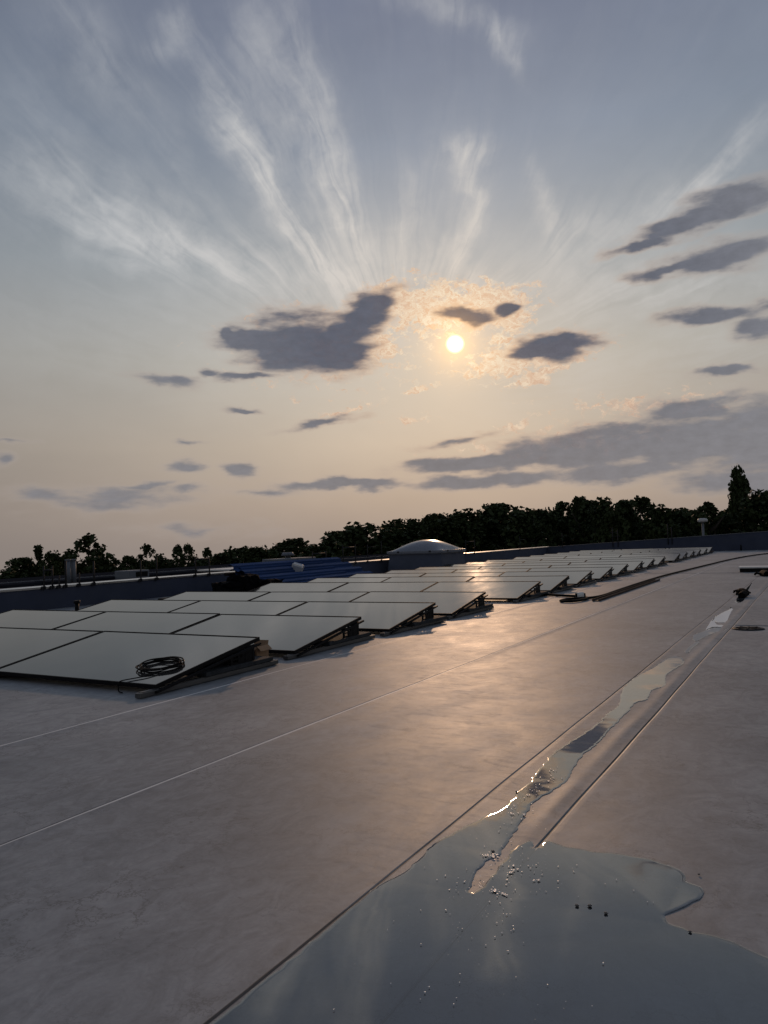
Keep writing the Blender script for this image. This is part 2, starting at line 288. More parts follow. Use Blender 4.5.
# grey cumulus and stratus scraps
Pd = nb.vm('ADD', P, nb.vm('MULTIPLY', nb.vm('SUBTRACT', nb.noise(nb.mapping(P, sc=(.7, 1.6, 1)), .5, 4, .5, out='Color'), (.5, .5, .5)), (2.4, 1.5, 0)))
acc = None
for (a, e, ra, rb, ang, w) in DARK:
    q = nb.mapping(chain(acc, Pd), loc=(a, e, 0), rot=(0, 0, ang), sc=(ra * 1.2, rb * 1.3, 1), ty='TEXTURE')
    f = nb.m('MULTIPLY', nb.m('SUBTRACT', 1.0, nb.vm('LENGTH', q, out=1)), w)
    acc = f if acc is None else nb.m('SMOOTH_MAX', acc, f, .12)
dt = nb.noise(nb.mapping(P, sc=(.6, 2.0, 1)), .55, 4, .5)
dd = nb.m('ADD', acc, nb.m('MULTIPLY', nb.m('SUBTRACT', dt, .5), .95))
da = nb.m('MULTIPLY', nb.mapr(dd, -.20, nb.mapr(th, 9, 22, .32, .62), 0, .95, True), nb.mapr(el, 3, 13.5, .85, 1.0))
core = nb.mapr(dd, .0, .48, 0, 1, True)
rim = nb.mix(nb.m('EXPONENT', nb.m('MULTIPLY', nb.m('DIVIDE', th, 6.0), -1.0)), rgb(166, 156, 150), rgb(255, 205, 155))
# low, distant cloud is paler and warmer than cloud higher up
low = nb.mapr(el, 3, 15, 0, 1, True)
dark = nb.mix(low, rgb(110, 111, 119), rgb(84, 88, 102))
dark = nb.mix(nb.mapr(th, 10, 22, 0, .8), dark, rgb(122, 123, 130))
dark = nb.vm('SCALE', dark, nb.mapr(nb.noise(nb.mapping(P, sc=(.8, 1.6, 1)), 1.1, 4, .6), .3, .7, .92, 1.12))
ccc = nb.mix(core, rim, dark)
col = nb.mix(da, col, ccc)

# the sun's disc and its aureole, in front of thin cloud
halo = nb.m('EXPONENT', nb.m('MULTIPLY', nb.m('POWER', nb.m('DIVIDE', th, 1.3), 1.1), -1.0))
col = nb.vm('ADD', col, nb.vm('SCALE', (.85, .42, .06), halo))
disc = nb.mapr(th, .46, .72, 1, 0, True)
col = nb.mix(disc, col, (3.2, 2.5, 1.2, 1))

# in sky units: the Background strength of 0.1 brings it down
tot = nb.vm('SCALE', col, 9.4)
bg = nb.new('ShaderNodeBackground'); nb.put(bg.inputs[0], tot); bg.inputs[1].default_value = .1
ow = nb.new('ShaderNodeOutputWorld'); nb.l.new(bg.outputs[0], ow.inputs[0])
W.cycles.sampling_method = 'NONE'
# ------------------------------------------------------------------ materials
def roof_material():
    m, nb, b = material('roof_membrane')
    co = coord(nb)
    big = nb.noise(co, .55, 5, .6)
    mid = nb.noise(nb.mapping(co, rot=(0, 0, .3), sc=(1, .6, 1)), 3.2, 6, .68, .5)
    fine = nb.noise(co, 60, 4, .7)
    f = nb.m('ADD', nb.m('MULTIPLY', big, .45), nb.m('ADD', nb.m('MULTIPLY', mid, .4), nb.m('MULTIPLY', fine, .15)))
    c1 = nb.ramp(f, [(.40, (.172, .183, .197, 1)), (.5, (.228, .241, .256, 1)), (.60, (.29, .303, .318, 1))])
    # dirt scuffs
    sc = nb.noise(nb.mapping(co, rot=(0, 0, .9), sc=(1, 3, 1)), 5, 7, .75, 1.2)
    c1 = nb.mix(nb.mapr(sc, .58, .78, 0, .35), c1, (.11, .10, .095, 1))
    st = nb.noise(co, 13, 3, .6, .3)
    c1 = nb.mix(nb.mapr(st, .70, .76, 0, .5), c1, (.08, .075, .07, 1))
    mo = nb.noise(nb.mapping(co, rot=(0, 0, .4), sc=(1, .7, 1)), 8.5, 6, .66, 1.6)
    c1 = nb.vm('SCALE', c1, nb.mapr(mo, .36, .64, .84, 1.15))
    ve = nb.new('ShaderNodeTexVoronoi', feature='DISTANCE_TO_EDGE'); ve.inputs['Scale'].default_value = 7.0
    nb.put(ve.inputs['Vector'], nb.vm('ADD', co, nb.vm('SCALE', nb.noise(co, 6, 5, .7, out='Color'), .35)))
    c1 = nb.mix(nb.m('MULTIPLY', nb.mapr(ve.outputs[0], 0, .04, .55, 0), nb.mapr(nb.noise(co, 2.3, 4), .45, .62)), c1, (.06, .058, .058, 1))
    # weld beads with sun catch painted in, edge dirt with groove shade painted in
    sp_ = nb.new('ShaderNodeSeparateXYZ'); nb.put(sp_.inputs[0], co)
    wx = nb.m('ADD', sp_.outputs[0], nb.m('MULTIPLY', nb.m('SUBTRACT', nb.noise(co, 9, 2, .5), .5), .004))
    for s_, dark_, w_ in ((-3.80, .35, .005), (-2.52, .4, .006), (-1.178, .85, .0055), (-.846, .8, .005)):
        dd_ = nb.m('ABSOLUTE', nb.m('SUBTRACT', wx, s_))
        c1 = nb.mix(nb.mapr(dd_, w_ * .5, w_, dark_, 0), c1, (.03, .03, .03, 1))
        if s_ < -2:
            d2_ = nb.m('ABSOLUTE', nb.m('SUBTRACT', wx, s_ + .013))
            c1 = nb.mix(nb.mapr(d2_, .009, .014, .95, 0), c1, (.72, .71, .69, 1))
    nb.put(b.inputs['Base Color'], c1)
    r = nb.m('ADD', nb.mapr(mid, .35, .65, .55, .62), nb.m('MULTIPLY', nb.mapr(sc, .5, .8), .08))
    nb.put(b.inputs['Roughness'], r)
    b.inputs['Specular IOR Level'].default_value = .40
    # fine creases and handling wrinkles
    v = nb.new('ShaderNodeTexVoronoi', feature='DISTANCE_TO_EDGE')
    wv = nb.vm('ADD', co, nb.vm('SCALE', nb.noise(co, 3, 4, .6, out='Color'), .45))
    nb.put(v.inputs['Vector'], nb.mapping(wv, sc=(1, .55, 1))); v.inputs['Scale'].default_value = 4.0
    crease = nb.m('MULTIPLY', nb.mapr(v.outputs[0], 0, .05, 1, 0, True), nb.mapr(nb.noise(co, 1.7, 3), .45, .65))
    h1 = nb.m('ADD', nb.m('MULTIPLY', nb.noise(co, 1.6, 3, .5), .35), nb.m('MULTIPLY', nb.noise(nb.mapping(co, rot=(0, 0, .5), sc=(1.0, .6, 1)), 13, 6, .68, .6), .75))
    h = nb.m('ADD', h1, nb.m('ADD', nb.m('MULTIPLY', crease, .12), nb.m('MULTIPLY', nb.noise(co, 140, 3, .6), .07)))
    nb.put(b.inputs['Normal'], nb.bump(h, .36, .003))
    return m
M_ROOF = roof_material()
M_UPSTAND = simple('wall_membrane', (.034, .043, .075, 1), .8, .12, 1.2, bump=.1)
M_COPING = simple('coping_metal', (.62, .62, .60, 1), .33, .08, 3, metal=1, stretch=(1, .2, 1))
M_BLACK = simple('black_steel', (.006, .006, .007, 1), .6, .3, 12, bump=.1, spec=.15)
M_PLASTIC = simple('black_plastic', (.005, .005, .006, 1), .8, .3, 15, bump=.1, spec=.03)
M_ALU = simple('weathered_aluminium', (.12, .12, .12, 1), .45, .3, 9, metal=.85, stretch=(1, .15, 1))
M_SLAB = simple('grey_concrete', (.035, .038, .042, 1), .85, .3, 18, bump=.5, spec=.2)
M_WOOD = simple('raw_timber', (.36, .19, .09, 1), .75, .3, 8, bump=.3, stretch=(.1, 1, 1))
M_CARD = simple('brown_cardboard', (.30, .185, .105, 1), .85, .15, 7, bump=.1)
M_BLUE = simple('blue_coated_sheet', (.022, .052, .15, 1), .6, .25, 5, stretch=(1, .1, 1), spec=.12)
M_GALV = simple('galvanised_steel', (.022, .022, .025, 1), .7, .2, 8, spec=.2)
M_DOME = simple('milky_acrylic', (.15, .165, .20, 1), .27, .06, 2)
M_CURB = simple('skylight_curb', (.055, .066, .10, 1), .7, .1, 2)
M_WHITE = simple('white_foam_board', (.72, .70, .66, 1), .5, .08, 4)
M_FILM = simple('wrapped_package', (.36, .38, .42, 1), .4, .2, 9)
M_GREY = simple('grey_casing', (.13, .145, .17, 1), .6, .1, 3)
M_CABLE = simple('black_rubber', (.006, .006, .006, 1), .7, .3, 20, spec=.1)
M_RUST = simple('brown_steel', (.045, .03, .024, 1), .75, .35, 10, spec=.2, stretch=(1, .1, 1))
M_CLOTH = simple('black_leather', (.005, .005, .005, 1), .8, .3, 20, bump=.3, spec=.05)
M_PEBBLE = simple('pebble_stone', (.10, .095, .09, 1), .7, .4, 60, bump=.3)
M_FOAM = simple('froth', (.88, .87, .84, 1), .25, .15, 80, bump=.4)
M_BARK = simple('bark', (.045, .035, .028, 1), .9, .3, 4)
M_LAND = simple('grass_land', (.05, .065, .03, 1), .95, .4, .08)
M_NROOF = simple('dark_bitumen', (.020, .022, .028, 1), .95, .2, 1.0, spec=0)

def glass_material():
    m, nb, b = material('panel_glass')
    co = coord(nb)
    oi = nb.new('ShaderNodeObjectInfo').outputs['Random']
    nb.put(b.inputs['Base Color'], nb.ramp(nb.noise(co, 2.5, 5, .65), [(.3, (.028, .027, .026, 1)), (.7, (.05, .047, .043, 1))]))
    # faint cell grid below the glass
    dust = nb.noise(nb.mapping(co, sc=(1, .5, 1)), 4, 6, .7)
    nb.put(b.inputs['Roughness'], nb.m('ADD', nb.mapr(dust, .3, .7, .04, .075), nb.m('MULTIPLY', oi, .03)))
    b.inputs['IOR'].default_value = 1.5; b.inputs['Specular IOR Level'].default_value = .5
    nb.put(b.inputs['Normal'], nb.bump(nb.noise(co, 1.3, 2), .25, .004))
    return m
M_GLASS = glass_material()

def water_material():
    m, nb, b = material('rain_water')
    nb.n.remove(b)
    co = coord(nb)
    h = nb.m('ADD', nb.noise(co, 5, 2, .5), nb.m('MULTIPLY', nb.noise(co, 40, 2, .5), .05))
    nrm = nb.bump(h, .18, .002)
    gl = nb.new('ShaderNodeBsdfGlossy'); nb.put(gl.inputs['Roughness'], .035); nb.put(gl.inputs['Color'], (1, 1, 1, 1)); nb.put(gl.inputs['Normal'], nrm)
    tr = nb.new('ShaderNodeBsdfTransparent'); nb.put(tr.inputs[0], (.97, .99, 1.0, 1))
    fr = nb.new('ShaderNodeFresnel'); fr.inputs[0].default_value = 2.0; nb.put(fr.inputs[1], nrm)
    mx = nb.new('ShaderNodeMixShader'); nb.put(mx.inputs[0], fr.outputs[0])
    nb.l.new(tr.outputs[0], mx.inputs[1]); nb.l.new(gl.outputs[0], mx.inputs[2])
    nb.l.new(mx.outputs[0], nb.n['Material Output'].inputs[0])
    return m
M_WATER = water_material()

def leaf_material():
    m, nb, b = material('foliage')
    co = coord(nb)
    nb.put(b.inputs['Base Color'], nb.ramp(nb.noise(co, .8, 4), [(.3, (.022, .032, .012, 1)), (.7, (.045, .06, .022, 1))]))
    b.inputs['Roughness'].default_value = .7; b.inputs['Specular IOR Level'].default_value = .15
    return m
M_LEAF = leaf_material()

# ------------------------------------------------------------------ ground, roof
# flat round the building, falling gently away beyond the trees
bm = bmesh.new(); rings = []
for rr, zz in ((0, -7), (60, -7), (128, -7.2), (200, -10), (400, -22), (900, -55), (2500, -170), (4000, -290)):
    rings.append([bm.verts.new((rr * math.cos(k * PI / 32), rr * math.sin(k * PI / 32), zz)) for k in range(64)] if rr else [bm.verts.new((0, 0, zz))])
for k in range(64): bm.faces.new((rings[0][0], rings[1][k], rings[1][(k + 1) % 64]))
for a, b in zip(rings[1:], rings[2:]):
    for k in range(64): bm.faces.new((a[k], b[k], b[(k + 1) % 64], a[(k + 1) % 64]))
me = bpy.data.meshes.new('ground'); bm.to_mesh(me); bm.free(); me.materials.append(M_LAND)
o = bpy.data.objects.new('ground', me); C.objects.link(o); tag(o, kind='structure')

WALL_X = -12.0; BACK_Y = 37.5
seams = [-3.80, -2.52, -1.178, -.846]
def frange(a, b, s):
    out = []; x = a
    while x < b - 1e-6: out.append(x); x += s
    return out
xs = set(frange(-12, 14, .25)); xs.add(14.0)
for s in seams:
    for o_ in (-.05, -.02, -.011, -.0065, -.006, -.0035, 0, .0035, .006, .012, .0155, .02, .0255, .032, .05, .075, .10, .13, .15): xs.add(round(s + o_, 4))
for o_ in frange(-.16, .02, .01): xs.add(round(-.86 + o_, 4))
for o_ in frange(-1.17, -1.0, .03): xs.add(round(o_, 4))
xs = sorted(x for x in xs)
ys = frange(-6, 14, .08) + frange(14, 37.6, .4) + [37.5]
def gauss(a, s): return math.exp(-(a / s) ** 2)
def roof_z(x, y):
    z = 0
    for i, s in enumerate(seams):
        u = x - s
        if abs(u) < .16:
            wide = 1.0 if i >= 2 else .6
            if -.004 < u < .004: z -= .003 if i >= 2 else .004
            elif u >= .0035:
                rise = .022 if i >= 2 else .010
                hh = (.0010 if i >= 2 else .0050)
                z += hh * (min(1, (u - .0035) / rise) if u < rise + .0035 else max(0, 1 - (u - rise - .0035) / (.05 if i >= 2 else .06)))
    if y > 2.2 and -1.02 < x < -.84:
        k = min(1, (y - 2.2) / .6) * (1 if y < 17 else 0)
        z += (.0038 + .0012 * math.sin(y * 5.1) + .0006 * math.sin(y * 11.3)) * k * gauss(x + .905 + .006 * math.sin(y * 2.2), .036)
    return z
def wob(x, y):
    w = 0
    for s in seams:
        k = max(0, min(1, (.16 - abs(x - s)) / .10))
        w += k * (.0035 * math.sin(y * 1.3 + s * 5) + .0012 * math.sin(y * 6.1 + s))
    return w
verts = [(x + wob(x, y), y, roof_z(x, y)) for y in ys for x in xs]; nx = len(xs)
faces = [(j * nx + i, j * nx + i + 1, (j + 1) * nx + i + 1, (j + 1) * nx + i) for j in range(len(ys) - 1) for i in range(nx - 1)]
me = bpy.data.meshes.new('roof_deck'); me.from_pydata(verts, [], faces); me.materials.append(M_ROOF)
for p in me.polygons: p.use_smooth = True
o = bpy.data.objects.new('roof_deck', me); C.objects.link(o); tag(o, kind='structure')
# body of the building under the roof, kept clear of its surface
b_ = MB(); b_.box((1, 15.7, -3.6), (26, 43.8, 7.0)); tag(b_.build('building_body', M_NROOF), kind='structure')

# cross laps of the membrane (a welded strip edge)
def cross_lap(x0, x1, y, name='roof_lap'):
    m = MB(); m.prism([(y - .07, .0015), (y - .068, .006), (y + .03, .0055), (y + .06, .0015)], 'x', x0, x1)
    tag(m.build(name, M_ROOF), kind='structure')
cross_lap(-3.7, 5.0, 18.9)
cross_lap(-.83, 4.0, 8.75)

# ------------------------------------------------------------------ standing water
def puddle(name, pts, ins, depth, jitter=.004, close_tail=None):
    n = len(pts); P_ = []
    for i in range(n):
        p0, p1, p2, p3 = (Vector(pts[(i + k) % n]) for k in (-1, 0, 1, 2))
        L = (p2 - p1).length; k = max(1, min(14, int(L / .022)))
        for j in range(k):
            t = j / k
            q = .5 * ((2 * p1) + (p2 - p0) * t + (2 * p0 - 5 * p1 + 4 * p2 - p3) * t * t + (3 * p1 - p0 - 3 * p2 + p3) * t ** 3)
            ss = (i + t) * 1.0; q = q + Vector((math.sin(q.y * 61 + 1.3 * math.sin(q.x * 47)), math.sin(q.x * 67 + 1.7 * math.sin(q.y * 53)))) * jitter * .22
            q = q + Vector((random.uniform(-1, 1), random.uniform(-1, 1))) * jitter * .5
            P_.append(q)
    bm = bmesh.new()
    vs = [bm.verts.new((p.x, p.y, .0008)) for p in P_]
    f = bm.faces.new(vs)
    bm.normal_update()
    if f.normal.z < 0: f.normal_flip()
    bm.normal_update()
    for v in vs: v.co.z = .0015
    # the rim leans a few degrees: it runs out thin on the far side and is held up by the roof on the near side
    n_ = len(vs); sxy = Vector((sd.x, sd.y)).normalized()
    outn = []
    area = sum(P_[i].x * P_[(i + 1) % n_].y - P_[(i + 1) % n_].x * P_[i].y for i in range(n_))
    for i in range(n_):
        tg = P_[(i + 3) % n_] - P_[(i - 3) % n_]
        if tg.length < 1e-6: tg = Vector((1, 0))
        tg.normalize(); nn = Vector((tg.y, -tg.x)) * (1 if area > 0 else -1); outn.append(nn)
    bmesh.ops.inset_region(bm, faces=bm.faces[:], thickness=ins * .22, depth=0, use_even_offset=False, use_boundary=True)
    top = [x for x in bm.faces if len(x.verts) > 6]
    bmesh.ops.inset_region(bm, faces=top, thickness=ins * .78, depth=0, use_even_offset=False, use_boundary=True)
    edge = [v for v in bm.verts if v.is_boundary]
    vs = list({e.other_vert(v) for v in edge for e in v.link_edges if not e.other_vert(v).is_boundary})
    for v in edge: v.co.z = -1
    for i, v in enumerate(vs):
        near = min(range(n_), key=lambda q: (P_[q].x - v.co.x) ** 2 + (P_[q].y - v.co.y) ** 2)
        dz = -depth * outn[near].dot(sxy); dz *= 2.2 if dz > 0 else 1; v.co.z += dz
        for e in v.link_edges:
            w_ = e.other_vert(v)
            if w_.is_boundary: w_.co.z = max(.0002, v.co.z - .0007)
    for v in edge:
        if v.co.z < 0: v.co.z = .0006
    top = [x for x in bm.faces if len(x.verts) > 6]
    bmesh.ops.triangulate(bm, faces=top)
    for f in bm.faces: f.smooth = True
    bmesh.ops.recalc_face_normals(bm, faces=bm.faces[:])
    me = bpy.data.meshes.new(name); bm.to_mesh(me); bm.free(); me.materials.append(M_WATER)
    o = bpy.data.objects.new(name, me); C.objects.link(o); tag(o, kind='structure')
    return o
MAIN_TAIL = [(0.05, 1.93), (.35, 1.9), (.8, 1.6), (.9, 1.1), (.5, .6), (-.3, .35), (-1.0, .35), (-1.165, .8), (-1.165, 1.24), (-1.165, 1.6)]
puddle('puddle_water', [(-1.172, 1.95)] + MAIN[1:] + MAIN_TAIL, .013, .0007, jitter=.008)
for pp in (P2, P2b, P3, P4, P5): puddle('puddle_water', pp, .010, .0006, jitter=.008)

# ------------------------------------------------------------------ parapets
t = tag(empty('parapet_wall', (WALL_X, 15, 0)), 'long dark blue grey parapet wall with a bright metal edge, running behind the left ends of the panel rows', 'parapet')
m = MB(); m.prism([(0, 0), (0, .40), (-.30, .42), (-.30, -.5)], 'y', -21, 22.8); m.build('upstand', M_UPSTAND, t)
m = MB()
for y0 in frange(-21, 22.7, 3.0):
    y1 = min(y0 + 2.992, 22.8)
    m.prism([(.016, .375), (.020, .375), (.022, .408), (-.10, .424), (-.10, .412), (.016, .402)], 'y', y0, y1)
m.build('coping', M_COPING, t)
t = tag(empty('parapet_wall', (0, BACK_Y, 0)), 'dark blue grey parapet wall across the far end of the roof, growing taller towards the right', 'parapet')
def htop(x): return .385 + (x + 12) * .042
m = MB(); v = m.bm.verts.new
pts = [(-12.3, 0), (-12.3, htop(-12.3)), (14, htop(14)), (14, 0)]
m.prism(pts, 'y', 0.003, .3); m.build('upstand', M_UPSTAND, t)
m = MB(); m.prism([(-12.3, htop(-12.3) + .002), (-12.3, htop(-12.3) + .022), (14, htop(14) + .022), (14, htop(14) + .002)], 'y', -.02, .33)
m.build('coping', M_GREY, t)

# ------------------------------------------------------------------ roof beyond the side parapet
m = MB(); m.prism([(-12.34, -.02), (-30, -.02), (-30, -7), (-12.34, -7)], 'y', -4, 52); tag(m.build('neighbouring_roof', M_NROOF), kind='structure')
t = tag(empty('roof_kerb', (-25.5, 15, 0)), 'low dark kerb with a pale top edge on the roof beyond the left parapet', 'kerb')
m = MB(); m.box((0, 8, -.005), (.4, 56, .03)); m.box((-.02, 8, -.03), (.3, 56, .06)); m.build('kerb_body', M_NROOF, t)
m = MB(); m.box((.22, 8, .0), (.03, 56, .035)); m.build('edge_strip', M_GREY, t)
for i, y in enumerate((14.5, 17.2)):
    pass
# low ducts lying between the kerb and the parapet
for i, (x, z, lab) in enumerate([(-16.5, .12, 'nearer of the two long low dark ducts beyond the left parapet'), (-20.5, .12, 'farther of the two long low dark ducts beyond the left parapet')]):
    m = MB(); m.box((0, 0, 0), (.35, 30, .16), bev=.02)
    for k in range(-4, 5): m.box((0, k * 3.2, .002), (.40, .06, .2))
    o = m.build('roof_duct', M_NROOF, None, loc=(x, 14 + i, z - .06)); tag(o, lab, 'duct', 'long ducts beyond the left parapet')

# pair of grey flue pipes, roof units
t = tag(empty('flue_pair', (-20, 15.7, 0)), 'pair of upright grey flue pipes in front of the trees at far left', 'flue')
for dy in (-.09, .11):
    m = MB(); m.tube([(0, dy, -.02), (0, dy, .74)], .075, 14); m.tube([(0, dy, .74), (0, dy, .79)], .09, 14); m.build('flue_pipe', M_GREY, t)
m = MB(); m.box((0, 0.01, .0), (.4, .6, .08)); m.build('base', M_NROOF, t)
t = tag(empty('vent_box', (-20, 18.1, 0)), 'flat grey vent box with a dark grille on the roof beyond the left parapet', 'roof vent')
m = MB(); m.box((0, 0, .16), (.7, .85, .34), bev=.02); m.build('casing', M_GREY, t)
m = MB(); m.box((.356, .1, .2), (.012, .5, .16)); m.build('grille', M_BLACK, t)
t = tag(empty('air_unit', (-20, 26.8, 0)), 'long pale grey air handling unit with a round fan cowl, behind the blue sheets', 'air unit')
for y0, y1 in ((-1.25, -.08), (-.02, 1.3)):
    m = MB(); m.box((0, (y0 + y1) / 2, .20), (1.0, y1 - y0, .42), bev=.03); m.build('casing', M_GREY, t)
m = MB(); m.box((0, 0, -.01), (.9, 2.6, .03)); m.build('base', M_NROOF, t)
m = MB(); m.tube([(0, -.1, .4), (0, -.1, .52)], .12, 12); m.tube([(0, -.1, .52), (0, -.1, .66)], [.30, .22], 16)
m.build('fan_cowl', M_GREY, t)
t = empty('white_board', (-16.5, 20.2, .27)); tag(t, 'thin white board added for the sun sheen behind the top of the blue sheets', 'board')  # white board added in place of sun sheen on the neighbouring roof
m = MB(); m.box((0, 0, .01), (1.3, 4.1, .05), bev=.008); m.build('board', M_WHITE, t)
for y in (-1.4, 1.4): m = MB(); m.box((0, y, -.15), (1.0, .12, .27)); m.build('trestle', M_BLACK, t)

# ------------------------------------------------------------------ guard posts along the parapets
K = 12 / 11.2
def post(x, y, ztop, label, zb=.36, r=.014, arms=(), face=1, name='guard_post'):
    t = tag(empty(name, (x, y, 0)), label, 'guard post', 'guard posts along the parapets')
    m = MB(); m.tube([(0, 0, zb), (0, 0, ztop)], r, 8); pp_ = m.build('post', M_GALV, t)
    m = MB(); m.box((-.012 if face == 1 else 0, -.012 * (face == 2), zb + .03), (.03, .08, .06) if face == 1 else (.08, .03, .06), bev=.004); m.build('clamp', M_GALV, pp_)
    if arms:
        m = MB()
        for z, d in arms: m.tube([(0, 0, z), (0, d, z)] if face == 1 else [(0, 0, z), (d, 0, z)], .012, 6)
        m.build('rail_stub', M_GALV, t)
    return t
def frame(x, y0, y1, ztop, label, zb=.36, axis=1, rail=None):
    t = tag(empty('guardrail', (x, y0, 0)), label, 'guard frame', 'guard frames along the parapets')
    D_ = y1 - y0; posts_ = []
    for q in (0, D_):
        m = MB(); m.tube([(0, q, zb), (0, q, ztop)] if axis == 1 else [(q, 0, zb), (q, 0, ztop)], .015, 8); posts_.append(m.build('post', M_GALV, t))
    m = MB(); zr = rail or ztop - .04
    m.tube([(0, 0, zr), (0, D_, zr)] if axis == 1 else [(0, 0, zr), (D_, 0, zr)], .017, 8); m.build('rail', M_GALV, t)
    for q in (0, D_):
        m = MB(); m.box((-.012 if axis == 1 else q, q if axis == 1 else -.012, zb + .03), (.03, .08, .06) if axis == 1 else (.08, .03, .06))
        m.build('clamp', M_GALV, posts_[0 if q == 0 else 1])
    return t
def zk(z): return 1 + (z - 1) * K
px = WALL_X + .045
frame(px, 8.24 * K, 8.40 * K, zk(.79), 'narrow dark guard frame on the left parapet, leftmost of all the guard frames', rail=zk(.72))
post(px, 8.53 * K, zk(.62), 'short dark guard post on the left parapet, just left of the tallest post there')
post(px, 8.66 * K, zk(.86), 'tallest of the dark guard posts near the grey flue pipes on the left parapet', r=.017)
post(px, 8.93 * K, zk(.64), 'short dark guard post on the left parapet, just right of the grey flue pipes')
post(px, 9.24 * K, zk(.83), 'tall single guard post below the tallest airy tree at left', r=.017)
post(px, 10.31 * K, zk(.80), 'single guard post on the left parapet right beside the flat grey vent box')
post(px, 10.71 * K, zk(.85), 'single guard post on the left parapet, next left of the railed frame')
frame(px, 11.76 * K, 12.17 * K, zk(.80), 'guard frame with a top rail on the left parapet, just left of the blue sheets')
frame(px, 15.92 * K, 16.53 * K, zk(.80), 'thin guard frame rising behind the small grey package on the blue sheets', rail=zk(.74))
frame(px, 17.34 * K, 17.97 * K, zk(.93), 'guard frame behind the right end of the blue sheets', rail=zk(.86))
post(px, 18.62 * K, zk(.92), 'single guard post between the blue sheets and the domed skylight', arms=((zk(.84), .5),))
post(px, 19.41 * K, zk(1.0), 'single guard post right behind the left edge of the domed skylight')
frame(px, 25.5 * K, 26.3 * K, zk(.93), 'guard frame on the parapet just right of the domed skylight', rail=zk(.86))
post(px, 31.2 * K, zk(.99), 'guard post with a short arm, standing well right of the domed skylight', arms=((zk(.84), .7),))
py = BACK_Y - .045
post(-11.2, py, 1.08, 'guard post with a short arm, near the corner of the two parapets', arms=((.93, .3),), face=2)
t = tag(empty('guardrail', (-8.74, py, 0)), 'tall guard frame with two short rails at the middle of the far parapet', 'guard frame', 'guard frames along the parapets')
m = MB(); m.tube([(0, 0, .3), (0, 0, 1.24)], .022, 8); m.build('post', M_GALV, t)
m = MB(); m.tube([(.24, 0, .3), (.24, 0, 1.12)], .022, 8); m.build('post', M_GALV, t)
m = MB(); m.tube([(-.12, 0, 1.0), (.24, 0, 1.0)], .015, 6); m.tube([(0, 0, .82), (.36, 0, .82)], .015, 6); m.build('rail', M_GALV, t)
t = tag(empty('guardrail', (-6.22, py, 0)), 'tall guard frame on the far parapet, just left of the mushroom vent', 'guard frame', 'guard frames along the parapets')
m = MB(); m.tube([(0, 0, .35), (0, 0, 1.32)], .022, 8); m.build('post', M_GALV, t)
m = MB(); m.tube([(.17, 0, .35), (.17, 0, 1.14)], .022, 8); m.build('post', M_GALV, t)
m = MB(); m.tube([(0, 0, 1.1), (.17, 0, 1.1)], .015, 6); m.build('rail', M_GALV, t)
t = tag(empty('mushroom_vent', (-4.85, BACK_Y + 1.2, 0)), 'pale mushroom shaped vent on a thin stem above the far parapet at right', 'roof vent')
m = MB(); m.tube([(0, 0, -.5), (0, 0, 1.36)], .055, 10); m.build('stem', M_GREY, t)
m = MB(); m.tube([(0, 0, 1.32), (0, 0, 1.345), (0, 0, 1.37), (0, 0, 1.45), (0, 0, 1.5), (0, 0, 1.52)], [.10, .20, .225, .225, .19, .08], 20); m.build('cap', simple('pale_vent_metal', (.45, .45, .44, 1), .5, .1, 5), t)

t = tag(empty('standpipe', (-3.15, BACK_Y - .25, 0)), 'thin black pipe stub standing at the foot of the far parapet near the right edge', 'pipe')
m = MB(); m.tube([(0, 0, 0), (0, 0, .26)], .035, 8); m.build('pipe', M_BLACK, t)

# ------------------------------------------------------------------ skylight
t = tag(empty('skylight', (-10.78, 21.6, 0)), 'square roof skylight with a pale curved dome on a grey blue curb', 'skylight')
hw, hl = .90, .84
def frustum(m, w0, l0, z0, w1, l1, z1):
    A = [m.bm.verts.new((sx_ * w0, sy_ * l0, z0)) for sx_, sy_ in ((-1, -1), (1, -1), (1, 1), (-1, 1))]
    B = [m.bm.verts.new((sx_ * w1, sy_ * l1, z1)) for sx_, sy_ in ((-1, -1), (1, -1), (1, 1), (-1, 1))]
    m.bm.faces.new(A); m.bm.faces.new(B)
    for i in range(4): m.bm.faces.new((A[i], A[(i + 1) % 4], B[(i + 1) % 4], B[i]))
m = MB(); frustum(m, hw + .04, hl + .04, 0, hw - .02, hl - .02, .58); m.build('curb', M_CURB, t)
m = MB(); m.box((0, 0, .625), (2 * hw + .10, 2 * hl + .10, .085), bev=.015); m.box((0, 0, .575), (2 * hw + .03, 2 * hl + .03, .02)); fr_ = m.build('frame', M_DOME, t)
m = MB(); N = 22; vv = []
for j in range(N + 1):
    for i in range(N + 1):
        u, w = i / N * 2 - 1, j / N * 2 - 1
        h = (1 - abs(u) ** 2.1) ** .85 * (1 - abs(w) ** 2.1) ** .85
        vv.append(m.bm.verts.new((u * hw, w * hl, (.668 + .32 * h))))
for j in range(N):
    for i in range(N):
        a = j * (N + 1) + i; m.bm.faces.new((vv[a], vv[a + 1], vv[a + N + 2], vv[a + N + 1]))
m.build('dome', M_DOME, t, smooth=True)
for sx_ in (-1, 1):
    for k in (-.6, .6):
        m = MB(); m.box((sx_ * (hw + .055), k * hl, .64), (.02, .06, .05)); m.build('clip', M_GALV, fr_)
        m = MB(); m.box((k * hw, sx_ * (hl + .055), .64), (.06, .02, .05)); m.build('clip', M_GALV, fr_)

